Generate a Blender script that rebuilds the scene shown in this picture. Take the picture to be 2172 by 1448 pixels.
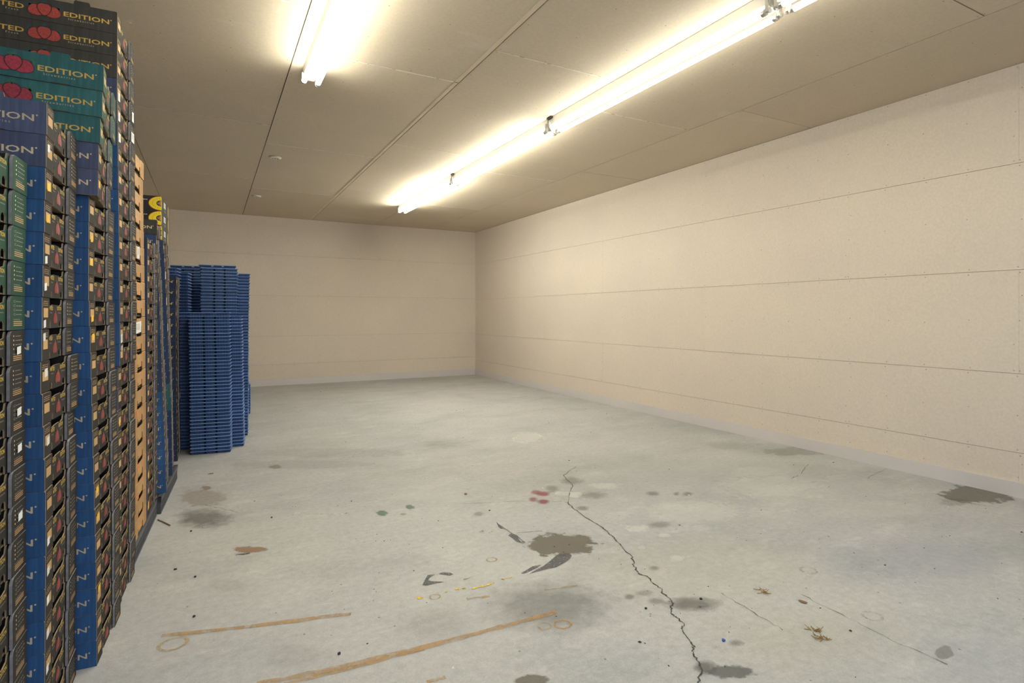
import bpy, bmesh, math, random
from mathutils import Vector, Matrix

for o in list(bpy.data.objects):
    bpy.data.objects.remove(o, do_unlink=True)
scene = bpy.context.scene
COL = scene.collection
R = math.radians
PI = math.pi

# ---------------------------------------------------------------- camera, light, exposure
cam_d = bpy.data.cameras.new('camera')
cam_d.sensor_width = 36.0
cam_d.lens = 1191.0 / 2172.0 * 36.0
cam_d.shift_y = -57.0 / 2172.0
cam_d.clip_start = 0.05
cam = bpy.data.objects.new('camera', cam_d)
cam.location = (0, 0, 1.42)
cam.rotation_euler = (R(90), 0, R(-28.26))
COL.objects.link(cam)
scene.camera = cam

world = bpy.data.worlds.new('world')
scene.world = world
world.use_nodes = True
wbg = world.node_tree.nodes['Background']
SKY_COLOUR = (0.66, 0.83, 1.0, 1)
SKY_STRENGTH = 1.15
wbg.inputs['Color'].default_value = SKY_COLOUR
wbg.inputs['Strength'].default_value = SKY_STRENGTH

TUBE_COLOUR = (1.0, 0.97, 0.82, 1)
TUBE_STRENGTH = 35.0

vs = scene.view_settings
vs.view_transform = 'Standard'
vs.look = 'None'
vs.exposure = 0.1
vs.gamma = 1.0
vs.use_curve_mapping = False

# ---------------------------------------------------------------- measured layout (metres)
STICKERS = [('B', 17, 0.1, 0.463, 0.035, 0.03, 'y', 0.0), ('B', 16, 0.1, 0.473, 0.035, 0.03, 'y', 0.0), ('B', 18, 0.07, 0.656, 0.028, 0.028, 'w', 0.0), ('B', 15, 0.07, 0.164, 0.028, 0.028, 'w', 0.0), ('B', 14, 0.07, 0.32, 0.028, 0.028, 'w', 0.0), ('B', 13, 0.07, 0.159, 0.028, 0.028, 'w', 0.0), ('B', 12, 0.07, 0.749, 0.028, 0.028, 'w', 0.0), ('B', 6, 0.07, 0.361, 0.028, 0.028, 'w', 0.0), ('B', 5, 0.07, 0.43, 0.028, 0.028, 'w', 0.0), ('B', 4, 0.07, 0.513, 0.028, 0.028, 'w', 0.0), ('B', 3, 0.07, 0.465, 0.028, 0.028, 'w', 0.0), ('B', 2, 0.07, 0.36, 0.028, 0.028, 'w', 0.0), ('B', 11, 0.12, 0.614, 0.03, 0.03, 'w', 0.0), ('B', 9, 0.12, 0.46, 0.03, 0.03, 'w', 0.0), ('C', 18, 0.11, 0.519, 0.035, 0.03, 'y', 0.0), ('C', 16, 0.11, 0.407, 0.035, 0.03, 'y', 0.0), ('C', 15, 0.11, 0.505, 0.035, 0.03, 'y', 0.0), ('C', 13, 0.11, 0.303, 0.035, 0.03, 'y', 0.0), ('C', 12, 0.11, 0.581, 0.035, 0.03, 'y', 0.0), ('C', 6, 0.11, 0.643, 0.035, 0.03, 'y', 0.0), ('C', 5, 0.11, 0.596, 0.035, 0.03, 'y', 0.0), ('C', 2, 0.11, 0.811, 0.035, 0.03, 'y', 0.0), ('A', 12, 0.86, 0.414, 0.035, 0.026, 'w', 0.007), ('A', 10, 0.86, 0.631, 0.035, 0.026, 'w', 0.007), ('A', 9, 0.86, 0.569, 0.035, 0.026, 'w', 0.007), ('A', 7, 0.86, 0.588, 0.035, 0.026, 'w', 0.007), ('D', 23, 0.1, 0.285, 0.045, 0.045, 'w', 0.0), ('D', 22, 0.1, 0.374, 0.045, 0.045, 'w', 0.0), ('D', 21, 0.1, 0.42, 0.045, 0.045, 'w', 0.0), ('D', 12, 0.1, 0.244, 0.045, 0.045, 'w', 0.0), ('D', 11, 0.12, 0.811, 0.02, 0.03, 'w', 0.0), ('D', 8, 0.1, 0.39, 0.03, 0.035, 'y', 0.0), ('D', 23, 0.83, 0.318, 0.05, 0.06, 'w', 0.007), ('D', 22, 0.86, 0.318, 0.085, 0.06, 'w', 0.007), ('E', 15, 0.5, 0.562, 0.09, 0.08, 'w', 0.0), ('E', 6, 0.3, 0.729, 0.03, 0.03, 'o', 0.0), ('E', 3, 0.3, 0.781, 0.03, 0.03, 'o', 0.0), ('E', 2, 0.3, 0.169, 0.03, 0.03, 'o', 0.0), ('E', 11, 0.4, 0.393, 0.22, 0.075, 'w', 0.0), ('F', 2, 0.12, 0.472, 0.04, 0.05, 'y', 0.0), ('F', 0, 0.12, 0.615, 0.04, 0.05, 'y', 0.0), ('H', 15, 0.1, 0.318, 0.05, 0.06, 'w', 0.0), ('H', 13, 0.1, 0.318, 0.05, 0.06, 'w', 0.0), ('H', 11, 0.1, 0.323, 0.05, 0.06, 'w', 0.0), ('I', 5, 0.9, 0.612, 0.08, 0.07, 'w', 0.007)]
STACKS = {
  'A': [
    (-0.803, 2.0933, 0.0, -1.91, 'blue', 'black'),
    (-0.8027, 2.0929, 0.1056, -1.83, 'blue', 'black'),
    (-0.8026, 2.0927, 0.2112, -1.79, 'blue', 'black'),
    (-0.8022, 2.0922, 0.3168, -1.69, 'blue', 'black'),
    (-0.8028, 2.0929, 0.4224, -1.83, 'blue', 'black'),
    (-0.8037, 2.093, 0.528, -1.7, 'blue', 'black'),
    (-0.8068, 2.0967, 0.6336, -2.33, 'blue', 'black'),
    (-0.8062, 2.0954, 0.7392, -2.02, 'blue', 'black'),
    (-0.8054, 2.0939, 0.8448, -1.69, 'blue', 'black'),
    (-0.8077, 2.0958, 0.9504, -1.9, 'blue', 'black'),
    (-0.8085, 2.0957, 1.056, -1.72, 'blue', 'black'),
    (-0.8112, 2.0988, 1.1616, -2.27, 'blue', 'black'),
    (-0.8101, 2.0975, 1.2672, -2.02, 'blue', 'black'),
    (-0.8096, 2.0977, 1.3728, -2.18, 'blue', 'green'),
    (-0.8082, 2.0963, 1.4784, -1.97, 'blue', 'green'),
    (-0.8066, 2.0954, 1.584, -1.95, 'blue', 'green'),
    (-0.806, 2.0963, 1.6896, -2.34, 'blue', 'green'),
    (-0.8033, 2.0944, 1.7952, -2.2, 'blue', 'green'),
  ],
  'B': [
    (-0.7513, 2.5529, 0.0, -0.55, 'blue', 'black'),
    (-0.753, 2.5507, 0.1056, -0.11, 'blue', 'black'),
    (-0.7526, 2.5512, 0.2112, -0.21, 'blue', 'black'),
    (-0.7501, 2.5528, 0.3168, -0.64, 'blue', 'black'),
    (-0.751, 2.5502, 0.4224, -0.19, 'blue', 'black'),
    (-0.7485, 2.552, 0.528, -0.65, 'blue', 'black'),
    (-0.749, 2.55, 0.6336, -0.32, 'blue', 'black'),
    (-0.7484, 2.5521, 0.7392, -0.66, 'blue', 'black'),
    (-0.7502, 2.5536, 0.8448, -0.75, 'blue', 'black'),
    (-0.7552, 2.5521, 0.9504, -0.14, 'blue', 'black'),
    (-0.7509, 2.564, 1.056, -2.2, 'blue', 'black'),
    (-0.7524, 2.5716, 1.1616, -3.2, 'blue', 'black'),
    (-0.7615, 2.555, 1.2672, -0.06, 'blue', 'black'),
    (-0.7601, 2.5547, 1.3728, -0.14, 'blue', 'black'),
    (-0.7564, 2.5556, 1.4784, -0.55, 'blue', 'black'),
    (-0.7559, 2.5521, 1.584, -0.08, 'blue', 'black'),
    (-0.7526, 2.5523, 1.6896, -0.37, 'blue', 'black'),
    (-0.7505, 2.5505, 1.7952, -0.28, 'blue', 'black'),
    (-0.7471, 2.551, 1.9008, -0.61, 'slate', 'black'),
    (-0.7468, 2.5473, 2.0064, -0.09, 'slate', 'black'),
  ],
  'C': [
    (-0.6692, 3.0262, 0.0, -3.17, 'blue', 'black'),
    (-0.6709, 3.0258, 0.1056, -2.97, 'blue', 'black'),
    (-0.6717, 3.0265, 0.2112, -3.02, 'blue', 'black'),
    (-0.6712, 3.0291, 0.3168, -3.44, 'blue', 'black'),
    (-0.6728, 3.0297, 0.4224, -3.4, 'blue', 'black'),
    (-0.6741, 3.0313, 0.528, -3.53, 'blue', 'black'),
    (-0.677, 3.033, 0.6336, -3.55, 'blue', 'black'),
    (-0.6793, 3.0346, 0.7392, -3.6, 'blue', 'black'),
    (-0.6825, 3.0352, 0.8448, -3.44, 'blue', 'black'),
    (-0.6854, 3.0353, 0.9504, -3.23, 'blue', 'black'),
    (-0.6859, 3.0384, 1.056, -3.65, 'blue', 'black'),
    (-0.6902, 3.0375, 1.1616, -3.18, 'blue', 'black'),
    (-0.6923, 3.0403, 1.2672, -3.41, 'blue', 'black'),
    (-0.6954, 3.042, 1.3728, -3.43, 'blue', 'black'),
    (-0.6999, 3.0421, 1.4784, -3.08, 'blue', 'black'),
    (-0.6988, 3.0431, 1.584, -3.31, 'blue', 'black'),
    (-0.6975, 3.0432, 1.6896, -3.43, 'blue', 'black'),
    (-0.6968, 3.042, 1.7952, -3.31, 'blue', 'black'),
    (-0.6861, 2.9974, 1.9008, 2.34, 'slate', 'black'),
    (-0.6826, 2.9986, 2.0064, 1.89, 'slate', 'black'),
    (-0.6785, 2.9919, 2.112, 2.53, 'teal', 'green'),
    (-0.6694, 2.9917, 2.2176, 1.87, 'teal', 'green'),
    (-0.666, 2.9863, 2.3232, 2.37, 'teal', 'green'),
  ],
  'D': [
    (-0.659, 3.5047, 0.0, -2.56, 'blue', 'black'),
    (-0.6566, 3.5074, 0.1065, -3.14, 'blue', 'black'),
    (-0.6588, 3.5049, 0.213, -2.6, 'blue', 'black'),
    (-0.6576, 3.5063, 0.3195, -2.89, 'blue', 'black'),
    (-0.6582, 3.5056, 0.426, -2.75, 'blue', 'black'),
    (-0.6566, 3.5074, 0.5325, -3.14, 'blue', 'black'),
    (-0.6567, 3.5073, 0.639, -3.12, 'blue', 'black'),
    (-0.6571, 3.5069, 0.7455, -3.02, 'blue', 'black'),
    (-0.6593, 3.5043, 0.852, -2.48, 'blue', 'black'),
    (-0.6572, 3.5068, 0.9585, -3.01, 'blue', 'black'),
    (-0.6587, 3.505, 1.065, -2.62, 'blue', 'black'),
    (-0.6512, 3.5001, 1.1715, -2.5, 'blue', 'black'),
    (-0.6513, 3.5001, 1.278, -2.49, 'blue', 'black'),
    (-0.6504, 3.5025, 1.3845, -2.91, 'blue', 'black'),
    (-0.6514, 3.503, 1.491, -2.9, 'blue', 'black'),
    (-0.6528, 3.5029, 1.5975, -2.78, 'blue', 'black'),
    (-0.6544, 3.5026, 1.704, -2.61, 'blue', 'black'),
    (-0.6535, 3.5053, 1.8105, -3.07, 'blue', 'black'),
    (-0.6562, 3.5037, 1.917, -2.63, 'blue', 'black'),
    (-0.6574, 3.5041, 2.0235, -2.59, 'blue', 'black'),
    (-0.6588, 3.5046, 2.13, -2.55, 'blue', 'black'),
    (-0.6577, 3.5079, 2.2365, -3.12, 'slate', 'black'),
    (-0.6615, 3.5056, 2.343, -2.49, 'slate', 'black'),
    (-0.6603, 3.509, 2.4495, -3.09, 'slate', 'black'),
    (-0.6609, 3.5081, 2.556, -2.91, 'black', 'black'),
    (-0.6609, 3.5069, 2.6625, -2.72, 'black', 'black'),
    (-0.6614, 3.5056, 2.769, -2.51, 'black', 'black'),
  ],
  'E': [
    (-0.6452, 4.0293, 0.12, -2.91, 'kraft', 'kraft'),
    (-0.6439, 4.0273, 0.2275, -2.5, 'kraft', 'kraft'),
    (-0.6451, 4.0288, 0.335, -2.77, 'kraft', 'kraft'),
    (-0.646, 4.0298, 0.4425, -2.93, 'kraft', 'kraft'),
    (-0.6463, 4.03, 0.55, -2.93, 'kraft', 'kraft'),
    (-0.6469, 4.0306, 0.6575, -3.03, 'kraft', 'kraft'),
    (-0.648, 4.0314, 0.765, -3.1, 'kraft', 'kraft'),
    (-0.6488, 4.0317, 0.8725, -3.05, 'kraft', 'kraft'),
    (-0.6484, 4.0303, 0.98, -2.67, 'kraft', 'kraft'),
    (-0.6486, 4.0297, 1.0875, -2.45, 'kraft', 'kraft'),
    (-0.6516, 4.0332, 1.195, -3.04, 'kraft', 'kraft'),
    (-0.6528, 4.0341, 1.3025, -3.12, 'kraft', 'kraft'),
    (-0.6514, 4.0313, 1.41, -2.46, 'kraft', 'kraft'),
    (-0.6535, 4.0334, 1.5175, -2.78, 'kraft', 'kraft'),
    (-0.6553, 4.0346, 1.625, -2.87, 'kraft', 'kraft'),
    (-0.6576, 4.0362, 1.7325, -2.98, 'kraft', 'kraft'),
    (-0.6586, 4.036, 1.84, -2.73, 'kraft', 'kraft'),
    (-0.6599, 4.0362, 1.9475, -2.57, 'kraft', 'kraft'),
    (-0.6625, 4.0384, 2.055, -2.83, 'kraft', 'kraft'),
    (-0.6638, 4.0391, 2.1625, -2.85, 'kraft', 'kraft'),
    (-0.6604, 4.0381, 2.27, -3.11, 'kraft', 'kraft'),
  ],
  'F': [
    (-0.6239, 4.5059, 0.12, -2.31, 'blue', 'black'),
    (-0.6214, 4.5088, 0.2256, -2.93, 'blue', 'black'),
    (-0.6227, 4.5073, 0.3312, -2.6, 'blue', 'black'),
    (-0.6237, 4.5062, 0.4368, -2.36, 'blue', 'black'),
    (-0.6217, 4.5085, 0.5424, -2.86, 'navy', 'black'),
    (-0.6234, 4.5065, 0.648, -2.44, 'navy', 'black'),
    (-0.624, 4.5058, 0.7536, -2.29, 'navy', 'black'),
    (-0.6231, 4.5069, 0.8592, -2.51, 'navy', 'black'),
    (-0.6235, 4.5064, 0.9648, -2.4, 'navy', 'black'),
    (-0.6216, 4.5086, 1.0704, -2.88, 'navy', 'black'),
    (-0.6225, 4.5075, 1.176, -2.65, 'navy', 'black'),
    (-0.6217, 4.5084, 1.2816, -2.85, 'navy', 'black'),
    (-0.6237, 4.5062, 1.3872, -2.36, 'navy', 'black'),
    (-0.6222, 4.508, 1.4928, -2.74, 'navy', 'black'),
    (-0.6226, 4.5074, 1.5984, -2.63, 'navy', 'black'),
    (-0.6241, 4.5057, 1.704, -2.25, 'navy', 'black'),
    (-0.6237, 4.5061, 1.8096, -2.35, 'navy', 'black'),
  ],
  'G': [
    (-0.5677, 5.0149, 0.12, 1.83, 'blue', 'black'),
    (-0.5687, 5.0179, 0.2248, 1.47, 'blue', 'black'),
    (-0.5712, 5.0191, 0.3296, 1.49, 'blue', 'black'),
    (-0.576, 5.0205, 0.4344, 1.66, 'blue', 'black'),
    (-0.5795, 5.0236, 0.5392, 1.49, 'blue', 'black'),
    (-0.5832, 5.0266, 0.644, 1.35, 'blue', 'black'),
    (-0.5874, 5.0282, 0.7488, 1.43, 'blue', 'black'),
    (-0.5902, 5.031, 0.8536, 1.25, 'navy', 'black'),
    (-0.5943, 5.0321, 0.9584, 1.41, 'navy', 'black'),
    (-0.5993, 5.0318, 1.0632, 1.84, 'navy', 'black'),
    (-0.6027, 5.0338, 1.168, 1.82, 'navy', 'black'),
    (-0.6053, 5.0368, 1.2728, 1.59, 'navy', 'black'),
    (-0.6084, 5.0391, 1.3776, 1.5, 'navy', 'black'),
    (-0.6115, 5.0415, 1.4824, 1.39, 'navy', 'black'),
    (-0.6151, 5.0447, 1.5872, 1.21, 'navy', 'black'),
    (-0.6205, 5.0467, 1.692, 1.34, 'navy', 'black'),
    (-0.6268, 5.0476, 1.7968, 1.7, 'navy', 'black'),
    (-0.6319, 5.0499, 1.9016, 1.76, 'navy', 'black'),
    (-0.6252, 5.0488, 2.0064, 1.4, 'black', 'black'),
  ],
  'H': [
    (-0.5556, 5.5054, 0.12, 2.2, 'navy', 'black'),
    (-0.5574, 5.5064, 0.2256, 2.19, 'navy', 'black'),
    (-0.5589, 5.5076, 0.3312, 2.14, 'navy', 'black'),
    (-0.5606, 5.5086, 0.4368, 2.11, 'navy', 'black'),
    (-0.5625, 5.5092, 0.5424, 2.18, 'navy', 'black'),
    (-0.5637, 5.5118, 0.648, 1.9, 'teal', 'green'),
    (-0.5683, 5.5138, 0.7536, 1.97, 'teal', 'green'),
    (-0.5707, 5.5187, 0.8592, 1.45, 'navy', 'black'),
    (-0.5748, 5.5214, 0.9648, 1.38, 'navy', 'black'),
    (-0.579, 5.5238, 1.0704, 1.35, 'navy', 'black'),
    (-0.5824, 5.5275, 1.176, 1.08, 'navy', 'black'),
    (-0.5849, 5.5323, 1.2816, 0.58, 'navy', 'black'),
    (-0.5901, 5.5335, 1.3872, 0.82, 'navy', 'black'),
    (-0.5928, 5.5379, 1.4928, 0.39, 'navy', 'black'),
    (-0.5962, 5.5415, 1.5984, 0.12, 'navy', 'black'),
    (-0.5982, 5.5469, 1.704, -0.49, 'navy', 'black'),
    (-0.6043, 5.5486, 1.8096, -0.27, 'navy', 'black'),
    (-0.6108, 5.5535, 1.9152, -0.47, 'navy', 'black'),
  ],
  'S': [
    (-0.6147, 5.5729, 2.0208, -2.4, 'sun', 'sun'),
    (-0.6147, 5.5729, 2.1398, -3.3, 'sun', 'sun'),
    (-0.6147, 5.5729, 2.2588, -3.0, 'sun', 'sun'),
  ],
  'I': [
    (-0.5536, 6.5473, 0.0, -0.88, 'night', 'black'),
    (-0.5552, 6.5492, 0.1056, -1.03, 'night', 'black'),
    (-0.5583, 6.5492, 0.2112, -0.78, 'night', 'black'),
    (-0.5599, 6.5509, 0.3168, -0.9, 'night', 'black'),
    (-0.5625, 6.5515, 0.4224, -0.79, 'night', 'black'),
    (-0.5628, 6.5538, 0.528, -1.11, 'night', 'black'),
    (-0.5641, 6.5531, 0.6336, -0.9, 'night', 'black'),
    (-0.5649, 6.5531, 0.7392, -0.83, 'night', 'black'),
    (-0.5657, 6.5531, 0.8448, -0.77, 'night', 'black'),
    (-0.5649, 6.555, 0.9504, -1.1, 'night', 'black'),
    (-0.5668, 6.5536, 1.056, -0.76, 'night', 'black'),
    (-0.5674, 6.5538, 1.1616, -0.74, 'night', 'black'),
    (-0.5674, 6.5547, 1.2672, -0.87, 'night', 'black'),
    (-0.5687, 6.554, 1.3728, -0.67, 'night', 'black'),
    (-0.5685, 6.554, 1.4784, -0.68, 'night', 'black'),
    (-0.5655, 6.5545, 1.584, -0.99, 'night', 'black'),
    (-0.5637, 6.5535, 1.6896, -0.98, 'night', 'black'),
  ],
}
TRAYS = {
  'front': [
    (0.0193, 6.6145, 0.0, -6.33, 0), (0.016, 6.6131, 0.0352, -5.56, 0), (0.0171, 6.6135, 0.0704, -5.81, 0),
    (0.0148, 6.6146, 0.1056, -5.77, 0), (0.0158, 6.6138, 0.1408, -5.72, 0), (0.0152, 6.6146, 0.176, -5.83, 0),
    (0.0162, 6.6143, 0.2112, -5.88, 0), (0.0156, 6.6145, 0.2464, -5.86, 0), (0.0148, 6.6175, 0.2816, -6.47, 0),
    (0.0152, 6.6156, 0.3168, -6.06, 0), (0.0156, 6.6163, 0.352, -6.28, 0), (0.0121, 6.6165, 0.3872, -5.87, 0),
    (0.0128, 6.6168, 0.4224, -6.03, 0), (0.0131, 6.6183, 0.4576, -6.45, 0), (0.0124, 6.6176, 0.4928, -6.18, 0),
    (0.0118, 6.6184, 0.528, -6.31, 0), (0.0121, 6.6172, 0.5632, -6.03, 0), (0.0122, 6.6165, 0.5984, -5.89, 0),
    (0.0138, 6.6172, 0.6336, -6.26, 0), (0.0123, 6.619, 0.6688, -6.5, 0), (0.0114, 6.6183, 0.704, -6.22, 0),
    (0.0129, 6.6182, 0.7392, -6.38, 0), (0.0092, 6.6191, 0.7744, -6.13, 0), (0.0086, 6.6184, 0.8096, -5.89, 0),
    (0.0093, 6.6183, 0.8448, -5.95, 0), (0.011, 6.6172, 0.88, -5.92, 0), (0.0083, 6.6177, 0.9152, -5.68, 0),
    (0.0088, 6.6175, 0.9504, -5.69, 0), (0.0076, 6.62, 0.9856, -6.13, 0), (0.0079, 6.6188, 1.0208, -5.9, 0),
    (0.0078, 6.6173, 1.056, -5.54, 0), (0.0059, 6.6199, 1.0912, -5.89, 0), (0.0034, 6.62, 1.1264, -5.61, 0),
    (0.0066, 6.6216, 1.1616, -6.39, 0), (0.0033, 6.6212, 1.1968, -5.88, 0), (0.0052, 6.6201, 1.232, -5.87, 0),
    (0.0036, 6.6221, 1.2672, -6.12, 0), (0.0029, 6.6231, 1.3024, -6.27, 0), (0.0008, 6.6211, 1.3376, -5.53, 0),
    (0.0021, 6.6204, 1.3728, -5.54, 0), (0.0, 6.6231, 1.408, -5.9, 0),
  ],
  'front_left': [
    (-0.3306, 6.9468, 0.0, -5.52, 0), (-0.3303, 6.949, 0.0352, -6.08, 0), (-0.3313, 6.9471, 0.0704, -5.52, 0),
    (-0.33, 6.9494, 0.1056, -6.21, 0), (-0.3294, 6.9498, 0.1408, -6.38, 0), (-0.3317, 6.9496, 0.176, -6.06, 0),
    (-0.3309, 6.9478, 0.2112, -5.72, 0), (-0.3304, 6.9508, 0.2464, -6.49, 0), (-0.3299, 6.9494, 0.2816, -6.23, 0),
    (-0.3338, 6.9493, 0.3168, -5.72, 0), (-0.3333, 6.9512, 0.352, -6.23, 0), (-0.3348, 6.949, 0.3872, -5.51, 0),
    (-0.3336, 6.9499, 0.4224, -5.89, 0), (-0.3335, 6.9498, 0.4576, -5.86, 0), (-0.3357, 6.9505, 0.4928, -5.76, 0),
    (-0.3354, 6.9503, 0.528, -5.74, 0), (-0.3351, 6.9511, 0.5632, -5.97, 0), (-0.3342, 6.9516, 0.5984, -6.2, 0),
    (-0.3355, 6.9516, 0.6336, -6.04, 0), (-0.3356, 6.9505, 0.6688, -5.75, 0), (-0.3355, 6.9534, 0.704, -6.46, 0),
    (-0.3345, 6.9511, 0.7392, -6.04, 0), (-0.3371, 6.9506, 0.7744, -5.61, 0), (-0.3345, 6.953, 0.8096, -6.49, 0),
    (-0.3365, 6.9523, 0.8448, -6.07, 0), (-0.3373, 6.9515, 0.88, -5.79, 0), (-0.3361, 6.9518, 0.9152, -6.02, 0),
    (-0.338, 6.9533, 0.9504, -6.11, 0), (-0.3403, 6.9525, 0.9856, -5.65, 0), (-0.3374, 6.9533, 1.0208, -6.2, 0),
    (-0.3375, 6.9544, 1.056, -6.43, 0), (-0.341, 6.9536, 1.0912, -5.81, 0), (-0.3394, 6.9545, 1.1264, -6.21, 0),
    (-0.3437, 6.9541, 1.1616, -5.59, 0), (-0.3419, 6.955, 1.1968, -6.02, 0), (-0.3434, 6.9557, 1.232, -6.0, 0),
    (-0.3423, 6.9566, 1.2672, -6.35, 0), (-0.3462, 6.9559, 1.3024, -5.69, 0), (-0.3429, 6.9566, 1.3376, -6.27, 0),
    (-0.3454, 6.9555, 1.3728, -5.71, 0), (-0.344, 6.958, 1.408, -6.47, 0),
  ],
  'second': [
    (0.152, 6.8406, 0.0, -5.52, 0), (0.1486, 6.8437, 0.0352, -5.8, 0), (0.1482, 6.8432, 0.0704, -5.66, 0),
    (0.1506, 6.8428, 0.1056, -5.85, 0), (0.1469, 6.8445, 0.1408, -5.79, 0), (0.15, 6.8446, 0.176, -6.21, 0),
    (0.1486, 6.846, 0.2112, -6.35, 0), (0.1457, 6.8464, 0.2464, -6.09, 0), (0.1442, 6.8464, 0.2816, -5.88, 0),
    (0.1459, 6.8476, 0.3168, -6.39, 0), (0.1442, 6.8487, 0.352, -6.43, 0), (0.1448, 6.8462, 0.3872, -5.92, 0),
    (0.1413, 6.8468, 0.4224, -5.62, 0), (0.1423, 6.8482, 0.4576, -6.07, 0), (0.1419, 6.8477, 0.4928, -5.9, 0),
    (0.1401, 6.8472, 0.528, -5.56, 0), (0.1426, 6.8496, 0.5632, -6.44, 0), (0.1415, 6.8498, 0.5984, -6.35, 0),
    (0.141, 6.8485, 0.6336, -5.99, 0), (0.1392, 6.8493, 0.6688, -5.95, 0), (0.139, 6.8507, 0.704, -6.24, 0),
    (0.1391, 6.8507, 0.7392, -6.25, 0), (0.1356, 6.8514, 0.7744, -5.98, 0), (0.1364, 6.8522, 0.8096, -6.27, 0),
    (0.1339, 6.8514, 0.8448, -5.76, 0), (0.135, 6.8509, 0.88, -5.79, 0), (0.1359, 6.8531, 0.9152, -6.41, 0),
    (0.1333, 6.8545, 0.9504, -6.41, 0), (0.1319, 6.8531, 0.9856, -5.91, 0), (0.1315, 6.8521, 1.0208, -5.62, 0),
    (0.1333, 6.8535, 1.056, -6.18, 0), (0.1331, 6.8548, 1.0912, -6.47, 0), (0.1303, 6.8562, 1.1264, -6.45, 0),
    (0.1296, 6.8528, 1.1616, -5.55, 0), (0.1286, 6.8564, 1.1968, -6.28, 0), (0.1282, 6.8534, 1.232, -5.53, 0),
    (0.1261, 6.8552, 1.2672, -5.68, 0), (0.1267, 6.8557, 1.3024, -5.88, 0), (0.1269, 6.8573, 1.3376, -6.26, 0),
    (0.1254, 6.8565, 1.3728, -5.89, 0),
  ],
  'tall': [
    (0.0891, 7.1479, 0.0, 0.89, 0), (0.0902, 7.1454, 0.0352, 1.33, 0), (0.0894, 7.146, 0.0704, 1.3, 0),
    (0.0897, 7.1456, 0.1056, 1.35, 0), (0.0904, 7.1464, 0.1408, 1.09, 0), (0.0894, 7.1463, 0.176, 1.24, 0),
    (0.0893, 7.1491, 0.2112, 0.6, 0), (0.0891, 7.1487, 0.2464, 0.7, 0), (0.0895, 7.1456, 0.2816, 1.39, 0),
    (0.0879, 7.147, 0.3168, 1.26, 0), (0.0918, 7.1461, 0.352, 0.97, 0), (0.0898, 7.1466, 0.3872, 1.12, 0),
    (0.0888, 7.1477, 0.4224, 0.97, 0), (0.0897, 7.1486, 0.4576, 0.65, 0), (0.0901, 7.1475, 0.4928, 0.87, 0),
    (0.0882, 7.1463, 0.528, 1.38, 0), (0.0899, 7.1481, 0.5632, 0.75, 0), (0.0901, 7.1484, 0.5984, 0.66, 0),
    (0.0907, 7.1477, 0.6336, 0.74, 0), (0.0928, 7.1475, 0.6688, 0.53, 0), (0.0922, 7.1464, 0.704, 0.87, 0),
    (0.0906, 7.1459, 0.7392, 1.19, 0), (0.092, 7.146, 0.7744, 0.97, 0), (0.0916, 7.1477, 0.8096, 0.62, 0),
    (0.0913, 7.1472, 0.8448, 0.79, 0), (0.0886, 7.1468, 0.88, 1.23, 0), (0.0891, 7.1488, 0.9152, 0.7, 0),
    (0.0892, 7.1486, 0.9504, 0.73, 0), (0.0922, 7.1462, 0.9856, 0.9, 0), (0.0898, 7.1476, 1.0208, 0.86, 0),
    (0.0895, 7.1474, 1.056, 0.97, 0), (0.0906, 7.1456, 1.0912, 1.23, 0), (0.0899, 7.1484, 1.1264, 0.66, 0),
    (0.0916, 7.1454, 1.1616, 1.17, 0), (0.0897, 7.1465, 1.1968, 1.15, 0), (0.0875, 7.1463, 1.232, 1.48, 0),
    (0.0922, 7.1477, 1.2672, 0.56, 0), (0.0887, 7.148, 1.3024, 0.91, 0), (0.092, 7.1457, 1.3376, 1.05, 0),
    (0.0897, 7.1471, 1.3728, 1.02, 0), (0.0894, 7.149, 1.408, 0.59, 0), (0.0895, 7.1455, 1.4432, 1.4, 0),
    (0.0878, 7.1463, 1.4784, 1.44, 0), (0.0891, 7.1486, 1.5136, 0.74, 0), (0.0888, 7.148, 1.5488, 0.9, 0),
    (0.0904, 7.1478, 1.584, 0.76, 0), (0.089, 7.1484, 1.6192, 0.81, 0), (0.0929, 7.1474, 1.6544, 0.54, 0),
    (0.0909, 7.1479, 1.6896, 0.68, 0), (0.0906, 7.1471, 1.7248, 0.9, 0), (0.0904, 7.1486, 1.76, 0.58, 0),
    (0.0912, 7.148, 1.7952, 0.61, 0), (0.0898, 7.1452, 1.8304, 1.42, 0), (0.0885, 7.1462, 1.8656, 1.36, 0),
    (0.0857, 7.1386, 1.9008, 3.5, 0), (0.0762, 7.1665, 1.9363, -2, 0),
  ],
  'tall_left': [
    (-0.2351, 7.8574, 0.0, 0.52, 0), (-0.2358, 7.8558, 0.0352, 0.99, 0), (-0.2354, 7.856, 0.0704, 0.88, 0),
    (-0.2349, 7.8543, 0.1056, 1.23, 0), (-0.236, 7.8566, 0.1408, 0.81, 0), (-0.2379, 7.8554, 0.176, 1.33, 0),
    (-0.2362, 7.8575, 0.2112, 0.62, 0), (-0.2343, 7.8566, 0.2464, 0.59, 0), (-0.2375, 7.8552, 0.2816, 1.32, 0),
    (-0.2371, 7.858, 0.3168, 0.63, 0), (-0.2373, 7.8576, 0.352, 0.74, 0), (-0.2357, 7.856, 0.3872, 0.93, 0),
    (-0.2374, 7.8577, 0.4224, 0.75, 0), (-0.2383, 7.8562, 0.4576, 1.2, 0), (-0.2364, 7.8573, 0.4928, 0.7, 0),
    (-0.2375, 7.8572, 0.528, 0.87, 0), (-0.2367, 7.8565, 0.5632, 0.92, 0), (-0.2364, 7.8549, 0.5984, 1.25, 0),
    (-0.2363, 7.8543, 0.6336, 1.4, 0), (-0.2363, 7.8549, 0.6688, 1.26, 0), (-0.2348, 7.8554, 0.704, 0.94, 0),
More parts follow.
